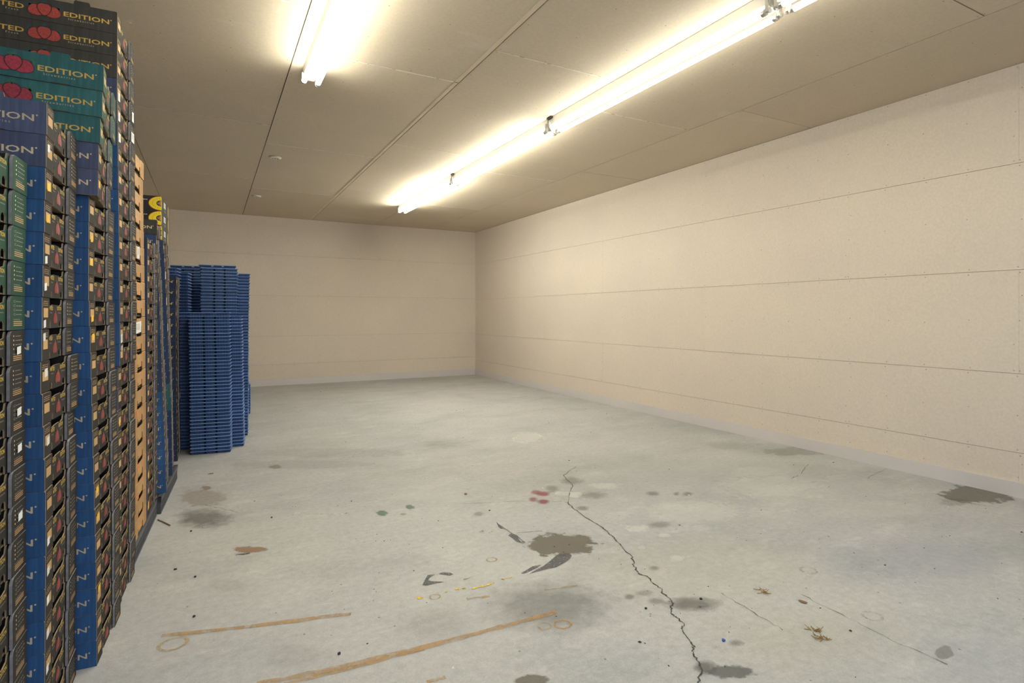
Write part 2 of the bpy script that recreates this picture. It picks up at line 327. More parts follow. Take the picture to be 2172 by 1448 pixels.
    (-0.2346, 7.8544, 0.7392, 1.16, 0), (-0.2358, 7.8547, 0.7744, 1.23, 0), (-0.2344, 7.856, 0.8096, 0.77, 0),
    (-0.2374, 7.8571, 0.8448, 0.88, 0), (-0.2366, 7.858, 0.88, 0.57, 0), (-0.235, 7.8563, 0.9152, 0.76, 0),
    (-0.2375, 7.8575, 0.9504, 0.79, 0), (-0.2364, 7.8549, 0.9856, 1.26, 0), (-0.237, 7.8584, 1.0208, 0.53, 0),
    (-0.236, 7.8574, 1.056, 0.63, 0), (-0.235, 7.8537, 1.0912, 1.36, 0), (-0.2374, 7.8561, 1.1264, 1.11, 0),
    (-0.2366, 7.8564, 1.1616, 0.93, 0), (-0.2378, 7.8575, 1.1968, 0.83, 0), (-0.235, 7.8549, 1.232, 1.08, 0),
    (-0.2382, 7.856, 1.2672, 1.23, 0), (-0.2375, 7.8565, 1.3024, 1.03, 0), (-0.2368, 7.8553, 1.3376, 1.21, 0),
    (-0.2358, 7.8538, 1.3728, 1.44, 0), (-0.2361, 7.8575, 1.408, 0.62, 0), (-0.2371, 7.8546, 1.4432, 1.41, 0),
    (-0.2363, 7.8562, 1.4784, 0.93, 0), (-0.2349, 7.8541, 1.5136, 1.27, 0), (-0.2343, 7.8548, 1.5488, 1.03, 0),
    (-0.2379, 7.8564, 1.584, 1.1, 0), (-0.2371, 7.855, 1.6192, 1.31, 0), (-0.2334, 7.8563, 1.6544, 0.55, 0),
    (-0.2349, 7.8572, 1.6896, 0.53, 0), (-0.2346, 7.8551, 1.7248, 0.98, 0), (-0.2371, 7.8569, 1.76, 0.89, 0),
    (-0.2369, 7.8573, 1.7952, 0.78, 0), (-0.2368, 7.856, 1.8304, 1.06, 0), (-0.2377, 7.8556, 1.8656, 1.25, 0),
    (-0.2369, 7.8569, 1.9008, 0.85, 0), (-0.2357, 7.8536, 1.936, 1.48, 0), (-0.2363, 7.8545, 1.9712, 1.35, 0),
  ],
  'tall_rear': [
    (0.2166, 7.403, 0.0, -3.1, 0), (0.2172, 7.4008, 0.0352, -2.67, 0), (0.2179, 7.4039, 0.0704, -3.46, 0),
    (0.2201, 7.4024, 0.1056, -3.4, 0), (0.2166, 7.4009, 0.1408, -2.6, 0), (0.2175, 7.4008, 0.176, -2.7, 0),
    (0.22, 7.4, 0.2112, -2.82, 0), (0.2201, 7.4002, 0.2464, -2.88, 0), (0.2177, 7.4025, 0.2816, -3.12, 0),
    (0.2199, 7.4007, 0.3168, -2.99, 0), (0.22, 7.4021, 0.352, -3.32, 0), (0.2185, 7.4023, 0.3872, -3.18, 0),
    (0.2201, 7.4015, 0.4224, -3.19, 0), (0.2212, 7.4002, 0.4576, -3.02, 0), (0.2227, 7.3997, 0.4928, -3.1, 0),
    (0.2218, 7.3984, 0.528, -2.68, 0), (0.2213, 7.3992, 0.5632, -2.81, 0), (0.2223, 7.3994, 0.5984, -2.96, 0),
    (0.2221, 7.4002, 0.6336, -3.14, 0), (0.2213, 7.3993, 0.6688, -2.82, 0), (0.2206, 7.4013, 0.704, -3.22, 0),
    (0.2223, 7.4012, 0.7392, -3.41, 0), (0.2231, 7.3988, 0.7744, -2.92, 0), (0.2212, 7.3992, 0.8096, -2.79, 0),
    (0.2208, 7.3985, 0.8448, -2.57, 0), (0.2207, 7.3994, 0.88, -2.78, 0), (0.2232, 7.398, 0.9152, -2.75, 0),
    (0.2238, 7.3967, 0.9504, -2.54, 0), (0.2244, 7.3976, 0.9856, -2.81, 0), (0.2236, 7.3978, 1.0208, -2.76, 0),
    (0.2245, 7.3996, 1.056, -3.29, 0), (0.2222, 7.3979, 1.0912, -2.6, 0), (0.2234, 7.3969, 1.1264, -2.53, 0),
    (0.2227, 7.3997, 1.1616, -3.11, 0), (0.2236, 7.3993, 1.1968, -3.11, 0), (0.2261, 7.3968, 1.232, -2.85, 0),
    (0.2249, 7.3963, 1.2672, -2.59, 0), (0.2246, 7.3987, 1.3024, -3.11, 0), (0.2263, 7.3966, 1.3376, -2.81, 0),
    (0.2261, 7.3966, 1.3728, -2.78, 0), (0.2256, 7.3961, 1.408, -2.61, 0), (0.2276, 7.3975, 1.4432, -3.19, 0),
    (0.23, 7.3949, 1.4784, -2.88, 0), (0.2305, 7.3965, 1.5136, -3.33, 0), (0.2281, 7.3952, 1.5488, -2.73, 0),
    (0.2315, 7.3964, 1.584, -3.44, 0), (0.2317, 7.3931, 1.6192, -2.67, 0), (0.2306, 7.3941, 1.6544, -2.77, 0),
    (0.2323, 7.3945, 1.6896, -3.07, 0), (0.2309, 7.3931, 1.7248, -2.6, 0), (0.234, 7.3942, 1.76, -3.22, 0),
    (0.2314, 7.3926, 1.7952, -2.53, 0), (0.2337, 7.3954, 1.8304, -3.47, 0), (0.235, 7.3924, 1.8656, -2.94, 0),
  ],
  'far': [
    (-0.3939, 7.5943, 0.0, -8.32, 0), (-0.3931, 7.5922, 0.0352, -7.91, 0), (-0.393, 7.5917, 0.0704, -7.81, 0),
    (-0.3924, 7.5941, 0.1056, -8.44, 0), (-0.3925, 7.5908, 0.1408, -7.67, 0), (-0.3917, 7.5926, 0.176, -8.18, 0),
    (-0.3922, 7.5915, 0.2112, -7.85, 0), (-0.392, 7.5931, 0.2464, -8.27, 0), (-0.3943, 7.5918, 0.2816, -7.66, 0),
    (-0.3937, 7.5946, 0.3168, -8.4, 0), (-0.3942, 7.5946, 0.352, -8.34, 0), (-0.3922, 7.5935, 0.3872, -8.35, 0),
    (-0.3915, 7.5934, 0.4224, -8.4, 0), (-0.3928, 7.5914, 0.4576, -7.76, 0), (-0.3934, 7.5914, 0.4928, -7.7, 0),
    (-0.3927, 7.5906, 0.528, -7.58, 0), (-0.392, 7.5914, 0.5632, -7.87, 0), (-0.394, 7.5947, 0.5984, -8.4, 0),
    (-0.3935, 7.5946, 0.6336, -8.44, 0), (-0.3933, 7.5932, 0.6688, -8.13, 0), (-0.3929, 7.5917, 0.704, -7.82, 0),
    (-0.3928, 7.5942, 0.7392, -8.42, 0), (-0.394, 7.5929, 0.7744, -7.96, 0), (-0.3922, 7.5937, 0.8096, -8.38, 0),
    (-0.3924, 7.5927, 0.8448, -8.13, 0), (-0.3917, 7.5918, 0.88, -8.0, 0), (-0.3961, 7.5923, 0.9152, -7.55, 0),
    (-0.3932, 7.5915, 0.9504, -7.74, 0), (-0.3944, 7.5941, 0.9856, -8.2, 0), (-0.394, 7.5931, 1.0208, -8.02, 0),
    (-0.3924, 7.5912, 1.056, -7.76, 0), (-0.394, 7.5935, 1.0912, -8.12, 0), (-0.3927, 7.5924, 1.1264, -8.0, 0),
    (-0.3938, 7.5918, 1.1616, -7.71, 0), (-0.3936, 7.5937, 1.1968, -8.2, 0), (-0.3942, 7.5917, 1.232, -7.65, 0),
    (-0.3927, 7.5942, 1.2672, -8.45, 0), (-0.3922, 7.5932, 1.3024, -8.26, 0), (-0.3933, 7.5945, 1.3376, -8.43, 0),
    (-0.3926, 7.594, 1.3728, -8.4, 0), (-0.3944, 7.5913, 1.408, -7.52, 0), (-0.3915, 7.5922, 1.4432, -8.11, 0),
    (-0.393, 7.5942, 1.4784, -8.41, 0), (-0.3961, 7.5929, 1.5136, -7.69, 0), (-0.3946, 7.5923, 1.5488, -7.73, 0),
    (-0.3932, 7.5947, 1.584, -8.48, 0), (-0.3938, 7.5931, 1.6192, -8.04, 0), (-0.3952, 7.5936, 1.6544, -7.98, 0),
    (-0.391, 7.5926, 1.6896, -8.28, 0), (-0.3934, 7.593, 1.7248, -8.06, 0), (-0.3933, 7.5944, 1.76, -8.41, 0),
    (-0.3938, 7.591, 1.7952, -7.55, 0), (-0.3952, 7.5937, 1.8304, -7.99, 0), (-0.3921, 7.5925, 1.8656, -8.11, 0),
  ],
  'far_left': [
    (-0.4916, 7.3506, 0.0, -8.07, 0), (-0.4925, 7.3491, 0.0352, -7.6, 0), (-0.4941, 7.3511, 0.0704, -7.86, 0),
    (-0.49, 7.3515, 0.1056, -8.48, 0), (-0.4905, 7.3501, 0.1408, -8.09, 0), (-0.4914, 7.3488, 0.176, -7.67, 0),
    (-0.49, 7.35, 0.2112, -8.12, 0), (-0.4913, 7.3491, 0.2464, -7.74, 0), (-0.4902, 7.3511, 0.2816, -8.35, 0),
    (-0.4902, 7.3499, 0.3168, -8.08, 0), (-0.4943, 7.3497, 0.352, -7.51, 0), (-0.4928, 7.3513, 0.3872, -8.08, 0),
    (-0.4928, 7.3511, 0.4224, -8.03, 0), (-0.4939, 7.3509, 0.4576, -7.83, 0), (-0.4915, 7.3517, 0.4928, -8.33, 0),
    (-0.4915, 7.3521, 0.528, -8.43, 0), (-0.4916, 7.3487, 0.5632, -7.6, 0), (-0.4931, 7.3524, 0.5984, -8.3, 0),
    (-0.4912, 7.3487, 0.6336, -7.67, 0), (-0.4937, 7.351, 0.6688, -7.9, 0), (-0.4899, 7.3506, 0.704, -8.26, 0),
    (-0.4949, 7.3503, 0.7392, -7.56, 0), (-0.4916, 7.3517, 0.7744, -8.32, 0), (-0.4906, 7.3508, 0.8096, -8.23, 0),
    (-0.4908, 7.3504, 0.8448, -8.13, 0), (-0.4912, 7.3516, 0.88, -8.35, 0), (-0.4925, 7.3488, 0.9152, -7.53, 0),
    (-0.4925, 7.3526, 0.9504, -8.41, 0), (-0.4929, 7.3504, 0.9856, -7.86, 0), (-0.4919, 7.351, 1.0208, -8.13, 0),
    (-0.4906, 7.3495, 1.056, -7.92, 0), (-0.4912, 7.3512, 1.0912, -8.26, 0), (-0.4914, 7.3512, 1.1264, -8.24, 0),
    (-0.494, 7.3507, 1.1616, -7.77, 0), (-0.4913, 7.3503, 1.1968, -8.02, 0), (-0.4899, 7.3515, 1.232, -8.49, 0),
    (-0.4919, 7.3508, 1.2672, -8.08, 0), (-0.4913, 7.3497, 1.3024, -7.89, 0), (-0.491, 7.3519, 1.3376, -8.44, 0),
    (-0.4914, 7.3522, 1.3728, -8.46, 0), (-0.4935, 7.352, 1.408, -8.15, 0), (-0.4918, 7.3513, 1.4432, -8.2, 0),
    (-0.4909, 7.3493, 1.4784, -7.85, 0), (-0.4917, 7.3509, 1.5136, -8.13, 0), (-0.491, 7.3491, 1.5488, -7.79, 0),
    (-0.4914, 7.3483, 1.584, -7.55, 0), (-0.4929, 7.3518, 1.6192, -8.2, 0), (-0.4947, 7.3502, 1.6544, -7.57, 0),
    (-0.4911, 7.3503, 1.6896, -8.05, 0), (-0.4926, 7.3507, 1.7248, -7.97, 0), (-0.4939, 7.3498, 1.76, -7.58, 0),
    (-0.491, 7.3498, 1.7952, -7.95, 0), (-0.4918, 7.352, 1.8304, -8.36, 0), (-0.4919, 7.3505, 1.8656, -8.01, 0),
    (-0.4916, 7.3516, 1.9008, -8.29, 0),
  ],
  'last': [
    (0.3334, 8.9879, 0.0, -3.44, 0), (0.3331, 8.9869, 0.0352, -3.16, 0), (0.3323, 8.9846, 0.0704, -2.53, 0),
    (0.3362, 8.9854, 0.1056, -3.22, 0), (0.3328, 8.9853, 0.1408, -2.76, 0), (0.3343, 8.9841, 0.176, -2.67, 0),
    (0.3353, 8.9855, 0.2112, -3.11, 0), (0.3338, 8.9869, 0.2464, -3.25, 0), (0.3333, 8.9844, 0.2816, -2.62, 0),
    (0.332, 8.985, 0.3168, -2.6, 0), (0.3331, 8.9877, 0.352, -3.36, 0), (0.3342, 8.9845, 0.3872, -2.76, 0),
  ],
}
PALLETS = [[(-0.378, 3.7787), (-0.3304, 4.6743)], [(-0.3069, 4.7042), (-0.2479, 5.6666)]]
CRACK = [(3.006, 4.329), (2.748, 4.154), (2.65, 3.865), (2.502, 3.695), (2.38, 3.533), (2.344, 3.412), (2.33, 3.308), (2.311, 3.142), (2.303, 3.0), (2.285, 2.937), (2.268, 2.857), (2.238, 2.772), (2.218, 2.702), (2.18, 2.571), (2.152, 2.529), (2.11, 2.468), (2.08, 2.405), (2.068, 2.373), (2.086, 2.332), (2.059, 2.256), (2.059, 2.192), (2.029, 2.147), (2.013, 2.071), (1.989, 2.043), (1.966, 2.035), (1.927, 1.988), (1.93, 1.939), (1.91, 1.887), (1.875, 1.875), (1.842, 1.793), (1.826, 1.75), (1.795, 1.728), (1.768, 1.694), (1.759, 1.66), (1.724, 1.61), (1.658, 1.57), (1.608, 1.527)]
FINE = [[(2.38, 3.533), (2.23, 3.662), (2.066, 3.738), (1.863, 3.811), (1.682, 3.884)], [(2.295, 2.015), (2.281, 1.807), (2.267, 1.647)], [(2.639, 1.819), (2.626, 1.565), (2.614, 1.373), (2.633, 1.169)], [(-0.065, 4.799), (0.074, 4.632), (0.176, 4.477)], [(4.992, 3.355), (4.641, 3.186), (4.429, 3.137)], [(5.469, 2.914), (5.15, 2.862), (4.989, 2.82)]]
LINES = [([(-0.19, 2.918), (0.14, 2.821), (0.589, 2.707)], 0.03, 'orange'), ([(0.158, 2.361), (0.422, 2.323), (0.806, 2.29), (1.159, 2.273), (1.455, 2.261)], 0.032, 'orange'), ([(0.246, 2.314), (0.527, 2.291), (0.801, 2.277)], 0.022, 'orange'), ([(0.736, 2.066), (0.812, 2.06)], 0.02, 'orange'), ([(1.519, 2.471), (1.698, 2.432)], 0.014, 'ochre'), ([(1.127, 2.573), (1.239, 2.545)], 0.02, 'ochre'), ([(1.754, 3.204), (1.919, 3.152)], 0.012, 'ochre'), ([(0.532, 4.275), (0.694, 4.177), (0.874, 4.059)], 0.008, 'white'), ([(1.189, 2.654), (1.324, 2.663)], 0.014, 'yellow'), ([(1.114, 2.695), (1.141, 2.691)], 0.014, 'yellow'), ([(0.91, 2.7), (0.939, 2.696)], 0.02, 'yellow'), ([(1.052, 2.689), (1.074, 2.693)], 0.01, 'yellow'), ([(1.376, 2.677), (1.392, 2.675)], 0.014, 'yellow'), ([(1.154, 2.684), (1.165, 2.684)], 0.014, 'yellow'), ([(1.408, 2.678), (1.44, 2.673)], 0.009, 'yellow')]
RINGS = [(-0.141, 2.823, 0.062, 'ochre'), (1.424, 2.157, 0.045, 'orange'), (1.342, 2.183, 0.035, 'ochre'), (0.996, 2.67, 0.03, 'orange'), (1.436, 2.92, 0.034, 'ochre'), (2.924, 1.965, 0.05, 'grey'), (2.744, 1.525, 0.05, 'grey')]
MARKS = [[(1.727, 3.445), (1.721, 3.39), (1.724, 3.34), (1.726, 3.283), (1.727, 3.201), (1.738, 3.169), (1.729, 3.079), (1.732, 3.036), (1.724, 3.057), (1.725, 3.132), (1.703, 3.044), (1.687, 3.077), (1.692, 3.141), (1.686, 3.188), (1.72, 3.213), (1.72, 3.286), (1.698, 3.317), (1.699, 3.354)], [(1.829, 2.804), (1.879, 2.785), (1.878, 2.748), (1.849, 2.72), (1.797, 2.691), (1.713, 2.661), (1.654, 2.666), (1.593, 2.667), (1.538, 2.664), (1.588, 2.683), (1.654, 2.706), (1.717, 2.741), (1.785, 2.783)], [(1.502, 2.69), (1.549, 2.71), (1.603, 2.734), (1.656, 2.726), (1.617, 2.706), (1.562, 2.69), (1.515, 2.677)], [(0.981, 2.818), (1.006, 2.858), (1.043, 2.911), (1.083, 2.902), (1.049, 2.883), (1.027, 2.858), (1.037, 2.835), (1.095, 2.798), (1.039, 2.804), (0.999, 2.802)], [(1.101, 2.899), (1.13, 2.903), (1.162, 2.879), (1.172, 2.855), (1.15, 2.848), (1.12, 2.876)], [(1.538, 3.329), (1.579, 3.344), (1.581, 3.333)], [(1.54, 3.319), (1.583, 3.323), (1.571, 3.312)], [(1.615, 3.297), (1.629, 3.298), (1.62, 3.285)], [(1.193, 2.775), (1.258, 2.777), (1.196, 2.768)], [(0.128, 3.703), (0.171, 3.695), (0.206, 3.691), (0.21, 3.674), (0.17, 3.674)], [(0.128, 3.682), (0.143, 3.688), (0.137, 3.676)], [(0.282, 4.697), (0.305, 4.697), (0.3, 4.675)], [(-0.021, 5.692), (0.023, 5.702), (0.027, 5.666), (-0.01, 5.669)]]
STAINS = [(-0.04, 4.476, 0.093, 4.405, -0.038, 4.307, 'grey', 0.75), (1.911, 2.915, 2.096, 2.816, 1.822, 2.778, 'umber', 0.95), (1.458, 2.328, 1.671, 2.214, 1.361, 2.173, 'grey', 0.6), (2.082, 2.008, 2.172, 1.96, 2.039, 1.966, 'grey', 0.8), (1.819, 1.555, 1.895, 1.515, 1.786, 1.527, 'dark', 0.75), (1.752, 1.622, 1.78, 1.606, 1.722, 1.594, 'grey', 0.9), (1.103, 1.882, 1.158, 1.852, 1.086, 1.853, 'umber', 0.8), (2.716, 1.218, 2.746, 1.202, 2.661, 1.193, 'umber', 0.7), (5.362, 2.17, 5.609, 2.038, 5.094, 2.062, 'umber', 0.75), (4.975, 2.162, 5.064, 2.115, 4.877, 2.119, 'dark', 0.3), (5.366, 3.736, 5.668, 3.574, 5.205, 3.624, 'umber', 0.35), (4.945, 4.248, 5.125, 4.152, 4.807, 4.13, 'grey', 0.2), (0.212, 3.742, 0.297, 3.696, 0.209, 3.697, 'rust', 0.9), (-0.051, 4.976, 0.094, 4.898, -0.049, 4.755, 'rust', 0.4), (-0.03, 5.248, 0.004, 5.23, -0.03, 5.191, 'rust', 0.7), (0.539, 5.655, 0.586, 5.63, 0.532, 5.586, 'rust', 0.6), (2.293, 3.86, 2.323, 3.844, 2.269, 3.82, 'red', 0.8), (2.324, 3.803, 2.361, 3.784, 2.3, 3.764, 'red', 0.9), (2.192, 3.732, 2.217, 3.719, 2.17, 3.695, 'red', 0.8), (2.228, 3.639, 2.26, 3.622, 2.206, 3.602, 'red', 0.9), (1.082, 3.979, 1.115, 3.962, 1.069, 3.932, 'green', 0.8), (1.3, 4.007, 1.328, 3.992, 1.288, 3.968, 'green', 0.8), (1.21, 3.889, 1.228, 3.879, 1.204, 3.87, 'green', 0.6), (2.892, 3.735, 2.995, 3.68, 2.845, 3.674, 'white', 0.7), (2.535, 3.664, 2.581, 3.639, 2.496, 3.607, 'white', 0.7), (2.456, 3.746, 2.522, 3.71, 2.43, 3.707, 'white', 0.5), (3.065, 2.946, 3.349, 2.793, 2.898, 2.786, 'white', 0.45), (2.497, 2.887, 2.563, 2.852, 2.459, 2.843, 'white', 0.7), (2.566, 2.715, 2.603, 2.695, 2.544, 2.692, 'white', 0.6), (3.243, 5.641, 3.407, 5.554, 3.1, 5.393, 'white', 0.5), (2.31, 2.637, 2.33, 2.626, 2.296, 2.621, 'white', 0.6), (2.391, 2.429, 2.425, 2.411, 2.363, 2.401, 'white', 0.7), (2.659, 3.584, 2.737, 3.542, 2.611, 3.52, 'grey', 0.6), (2.718, 3.978, 2.789, 3.94, 2.666, 3.901, 'grey', 0.7), (2.405, 3.379, 2.441, 3.359, 2.382, 3.346, 'grey', 0.7), (2.462, 3.88, 2.506, 3.857, 2.422, 3.818, 'grey', 0.6), (3.091, 3.391, 3.131, 3.37, 3.059, 3.356, 'grey', 0.7), (3.323, 3.253, 3.356, 3.236, 3.288, 3.22, 'grey', 0.7), (2.676, 2.867, 2.726, 2.84, 2.64, 2.829, 'grey', 0.6), (3.256, 3.303, 3.276, 3.292, 3.23, 3.277, 'grey', 0.6), (1.859, 2.206, 1.878, 2.196, 1.843, 2.188, 'grey', 0.7), (1.944, 2.113, 1.973, 2.097, 1.925, 2.092, 'grey', 0.6), (1.945, 2.203, 1.979, 2.185, 1.929, 2.185, 'grey', 0.5), (2.19, 2.391, 2.211, 2.38, 2.17, 2.369, 'grey', 0.7), (1.999, 1.68, 2.023, 1.667, 1.982, 1.666, 'grey', 0.7), (1.683, 3.634, 1.71, 3.62, 1.667, 3.6, 'grey', 0.6), (2.287, 5.804, 2.493, 5.693, 2.222, 5.639, 'grey', 0.2), (0.075, 3.311, 0.162, 3.264, 0.073, 3.243, 'rust', 0.12), (0.908, 2.452, 1.023, 2.39, 0.875, 2.362, 'grey', 0.14), (0.301, 2.494, 0.405, 2.438, 0.291, 2.41, 'umber', 0.12), (3.659, 3.799, 4.41, 3.395, 3.404, 3.534, 'blue', 0.3), (5.874, 5.083, 6.357, 4.824, 5.541, 4.795, 'blue', 0.4), (3.692, 1.758, 4.058, 1.562, 3.488, 1.661, 'blue', 0.5), (2.827, 1.136, 2.983, 1.052, 2.644, 1.063, 'blue', 0.4), (1.085, 5.97, 1.768, 5.603, 1.049, 5.773, 'umber', 0.14), (0.764, 5.627, 1.354, 5.31, 0.743, 5.472, 'umber', 0.14), (4.115, 3.078, 4.494, 2.874, 3.84, 2.872, 'white', 0.45), (4.253, 2.363, 4.586, 2.184, 4.075, 2.264, 'white', 0.3), (1.483, 4.216, 1.875, 4.005, 1.417, 4.027, 'white', 0.2), (4.335, 3.436, 4.561, 3.314, 4.209, 3.335, 'white', 0.4), (-0.45, 3.374, -0.399, 3.347, -0.429, 3.217, 'rust', 0.35), (2.264, 1.554, 2.552, 1.399, 2.083, 1.43, 'sand', 0.3), (2.427, 2.298, 2.849, 2.071, 2.219, 2.101, 'sand', 0.3), (2.645, 4.344, 3.622, 3.819, 2.3, 3.777, 'sand', 0.2)]
GRIT = []
STICK = [(-0.318, 4.575), (-0.28, 4.505), (-0.237, 4.413)]
BITS = [(1.967, 1.717, 'blue'), (2.493, 1.925, 'straw'), (2.392, 1.571, 'straw'), (2.358, 1.523, 'straw'), (1.786, 10.748, 'leaf'), (1.78, 4.083, 'leaf'), (-0.111, 4.234, 'dark'), (2.156, 2.02, 'dark'), (1.852, 2.081, 'dark'), (2.578, 1.762, 'leaf'), (-0.171, 3.641, 'dark'), (-0.071, 3.486, 'dark'), (0.378, 4.252, 'dark'), (0.476, 2.411, 'dark'), (-0.066, 3.031, 'dark')]
ROOM_H = 3.37
X_R, Y_B = 5.54, 12.14
X_L, Y_F = -3.30, -1.00

# ---------------------------------------------------------------- materials
def nodes_of(name):
    m = bpy.data.materials.new(name)
    m.use_nodes = True
    nt = m.node_tree
    return m, nt, nt.nodes, nt.links, nt.nodes['Principled BSDF']

def shade(c, k):
    return (min(c[0]*k, 1), min(c[1]*k, 1), min(c[2]*k, 1), 1)

def mat(name, col, rough=0.6, var=0.10, scale=(9, 9, 9), bump=0.0, bscale=60.0, metallic=0.0, orand=0.10, spec=0.5, detail=4):
    m, nt, N, Lk, P = nodes_of(name)
    tc = N.new('ShaderNodeTexCoord'); mp = N.new('ShaderNodeMapping')
    mp.inputs['Scale'].default_value = scale
    Lk.new(tc.outputs['Object'], mp.inputs['Vector'])
    nz = N.new('ShaderNodeTexNoise'); nz.inputs['Scale'].default_value = 1.0; nz.inputs['Detail'].default_value = detail
    Lk.new(mp.outputs[0], nz.inputs['Vector'])
    mix = N.new('ShaderNodeMix'); mix.data_type = 'RGBA'
    mix.inputs[6].default_value = shade(col, 1 - var); mix.inputs[7].default_value = shade(col, 1 + var)
    rm = N.new('ShaderNodeMapRange'); rm.inputs[1].default_value = 0.3; rm.inputs[2].default_value = 0.7
    Lk.new(nz.outputs['Fac'], rm.inputs[0]); Lk.new(rm.outputs[0], mix.inputs[0])
    out = mix.outputs[2]
    if orand:
        oi = N.new('ShaderNodeObjectInfo')
        r2 = N.new('ShaderNodeMapRange'); r2.inputs[3].default_value = 1 - orand; r2.inputs[4].default_value = 1 + orand
        Lk.new(oi.outputs['Random'], r2.inputs[0])
        vm = N.new('ShaderNodeVectorMath'); vm.operation = 'SCALE'
        Lk.new(out, vm.inputs[0]); Lk.new(r2.outputs[0], vm.inputs['Scale'])
        out = vm.outputs[0]
    Lk.new(out, P.inputs['Base Color'])
    P.inputs['Roughness'].default_value = rough
    P.inputs['Metallic'].default_value = metallic
    P.inputs['Specular IOR Level'].default_value = spec
    if bump:
        b = N.new('ShaderNodeBump'); b.inputs['Strength'].default_value = bump; b.inputs['Distance'].default_value = 0.01
        n2 = N.new('ShaderNodeTexNoise'); n2.inputs['Scale'].default_value = bscale; n2.inputs['Detail'].default_value = 5
        Lk.new(tc.outputs['Object'], n2.inputs['Vector']); Lk.new(n2.outputs['Fac'], b.inputs['Height'])
        Lk.new(b.outputs[0], P.inputs['Normal'])
    return m

def card(name, col, rough=0.55, orand=0.12, var=0.26, spec=0.3):
    # printed corrugated board: streaks run vertically with the flutes
    return mat(name, col, rough, var, (60, 60, 5), 0.0, orand=orand, spec=spec)

CARD = {  # blue, slate, teal, navy, night: skylight put into black and green board
    'blue': card('board_skylit_blue', (0.032, 0.100, 0.260)),
    'slate': card('board_skylit_slate', (0.070, 0.088, 0.165)),
    'teal': card('board_skylit_teal', (0.030, 0.120, 0.132)),
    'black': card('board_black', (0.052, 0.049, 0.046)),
    'navy': card('board_skylit_navy', (0.024, 0.050, 0.125)),
    'night': card('board_skylit_dark', (0.018, 0.030, 0.075)),
    'kraft': card('board_kraft', (0.50, 0.285, 0.115)),
    'sun': card('board_charcoal', (0.030, 0.030, 0.032)),
}
ENDC = {
    'black': card('board_end_black', (0.029, 0.026, 0.023), 0.7, 0.12, 0.12, 0.2),
    'green': card('board_end_green', (0.022, 0.070, 0.045), 0.7, 0.12, 0.12, 0.2),
    'kraft': CARD['kraft'],
    'sun': CARD['sun'],
}
M_EDGE = mat('board_cut_edge', (0.34, 0.26, 0.17), 0.8, 0.3, (80, 80, 80))
M_EDGE_DAYLIT = mat('board_daylit_edge', (0.27, 0.26, 0.29), 0.7, 0.3, (90, 90, 30))  # folded flap edge; bluish daylight on it is put into the grey
M_INNER = mat('board_inside', (0.16, 0.105, 0.06), 0.85)
M_GOLD = mat('print_gold', (0.66, 0.42, 0.09), 0.5, 0.08)
M_CREAM = mat('print_cream', (0.62, 0.50, 0.34), 0.5, 0.08)
M_YELLOWTXT = mat('print_yellow', (0.75, 0.55, 0.08), 0.5, 0.08)
M_OLIVE = mat('print_olive_gold', (0.56, 0.38, 0.06), 0.55, 0.1)
M_TAN = mat('print_tan', (0.52, 0.32, 0.14), 0.6, 0.1)
M_RED = mat('print_berry', (0.40, 0.06, 0.05), 0.5, 0.35, (160, 160, 160))
M_REDE = mat('print_berry_end', (0.27, 0.035, 0.032), 0.5, 0.35, (160, 160, 160))
M_OUTLINE = mat('print_outline', (0.045, 0.014, 0.016), 0.5, 0.2)
M_REDD = mat('print_berry_dark', (0.20, 0.018, 0.022), 0.5, 0.2)
M_CRIMSON = mat('print_berry_crimson', (0.34, 0.028, 0.055), 0.5, 0.3, (150, 150, 150))
M_LEAF = mat('print_leaf', (0.035, 0.14, 0.075), 0.5, 0.3, (60, 60, 60))
M_LEAFD = mat('print_leaf_dark', (0.03, 0.07, 0.08), 0.5, 0.3, (60, 60, 60))
M_GREYTXT = mat('print_grey', (0.30, 0.28, 0.25), 0.6, 0.1)
M_TAN2 = mat('print_umber', (0.20, 0.12, 0.06), 0.6, 0.1)
M_BROWNTXT = mat('print_brown', (0.10, 0.07, 0.06), 0.6, 0.15)
M_WHITE = mat('paper_white', (0.78, 0.80, 0.82), 0.6, 0.04)
M_YELLOW = mat('paper_yellow', (0.85, 0.50, 0.02), 0.55, 0.06)
M_SUNY = mat('sticker_yellow', (0.88, 0.68, 0.02), 0.45, 0.05)
M_SUNO = mat('sticker_orange', (0.62, 0.20, 0.04), 0.5, 0.1)
M_SUNR = mat('sticker_red', (0.55, 0.10, 0.04), 0.5, 0.1)
M_DARKTXT = mat('print_black', (0.02, 0.02, 0.02), 0.6, 0.1)
M_ORANGE_DOT = mat('sticker_orange_red', (0.85, 0.16, 0.04), 0.5, 0.05)
M_TRAY_SHADED = mat('tray_plastic_shaded', (0.028, 0.078, 0.235), 0.5, 0.12, (12, 12, 12), orand=0.14)  # tray walls, shade below the rims darkened into the plastic colour
M_RIM_LIT = mat('tray_rim_plastic_lit', (0.17, 0.30, 0.60), 0.45, 0.15, (20, 20, 20), orand=0.2)  # same plastic made lighter, light caught by the rims put into colour
M_PALLET = mat('pallet_plastic', (0.080, 0.085, 0.102), 0.55, 0.2, (14, 14, 14))
M_ENAMEL = mat('lamp_enamel', (0.78, 0.77, 0.73), 0.4, 0.03, orand=0)
M_SOCKET = mat('lamp_socket', (0.62, 0.60, 0.55), 0.45, 0.05, orand=0)
M_METAL = mat('lamp_metal', (0.55, 0.55, 0.53), 0.3, 0.05, metallic=0.9, orand=0)
M_BLACKP = mat('black_plastic', (0.02, 0.02, 0.02), 0.5, 0.1)
M_BASEB = mat('painted_trim', (0.66, 0.62, 0.62), 0.5, 0.03, (2, 2, 2), orand=0)
M_SCREWW = mat('wall_screw_head', (0.40, 0.34, 0.27), 0.6, 0.2, orand=0)
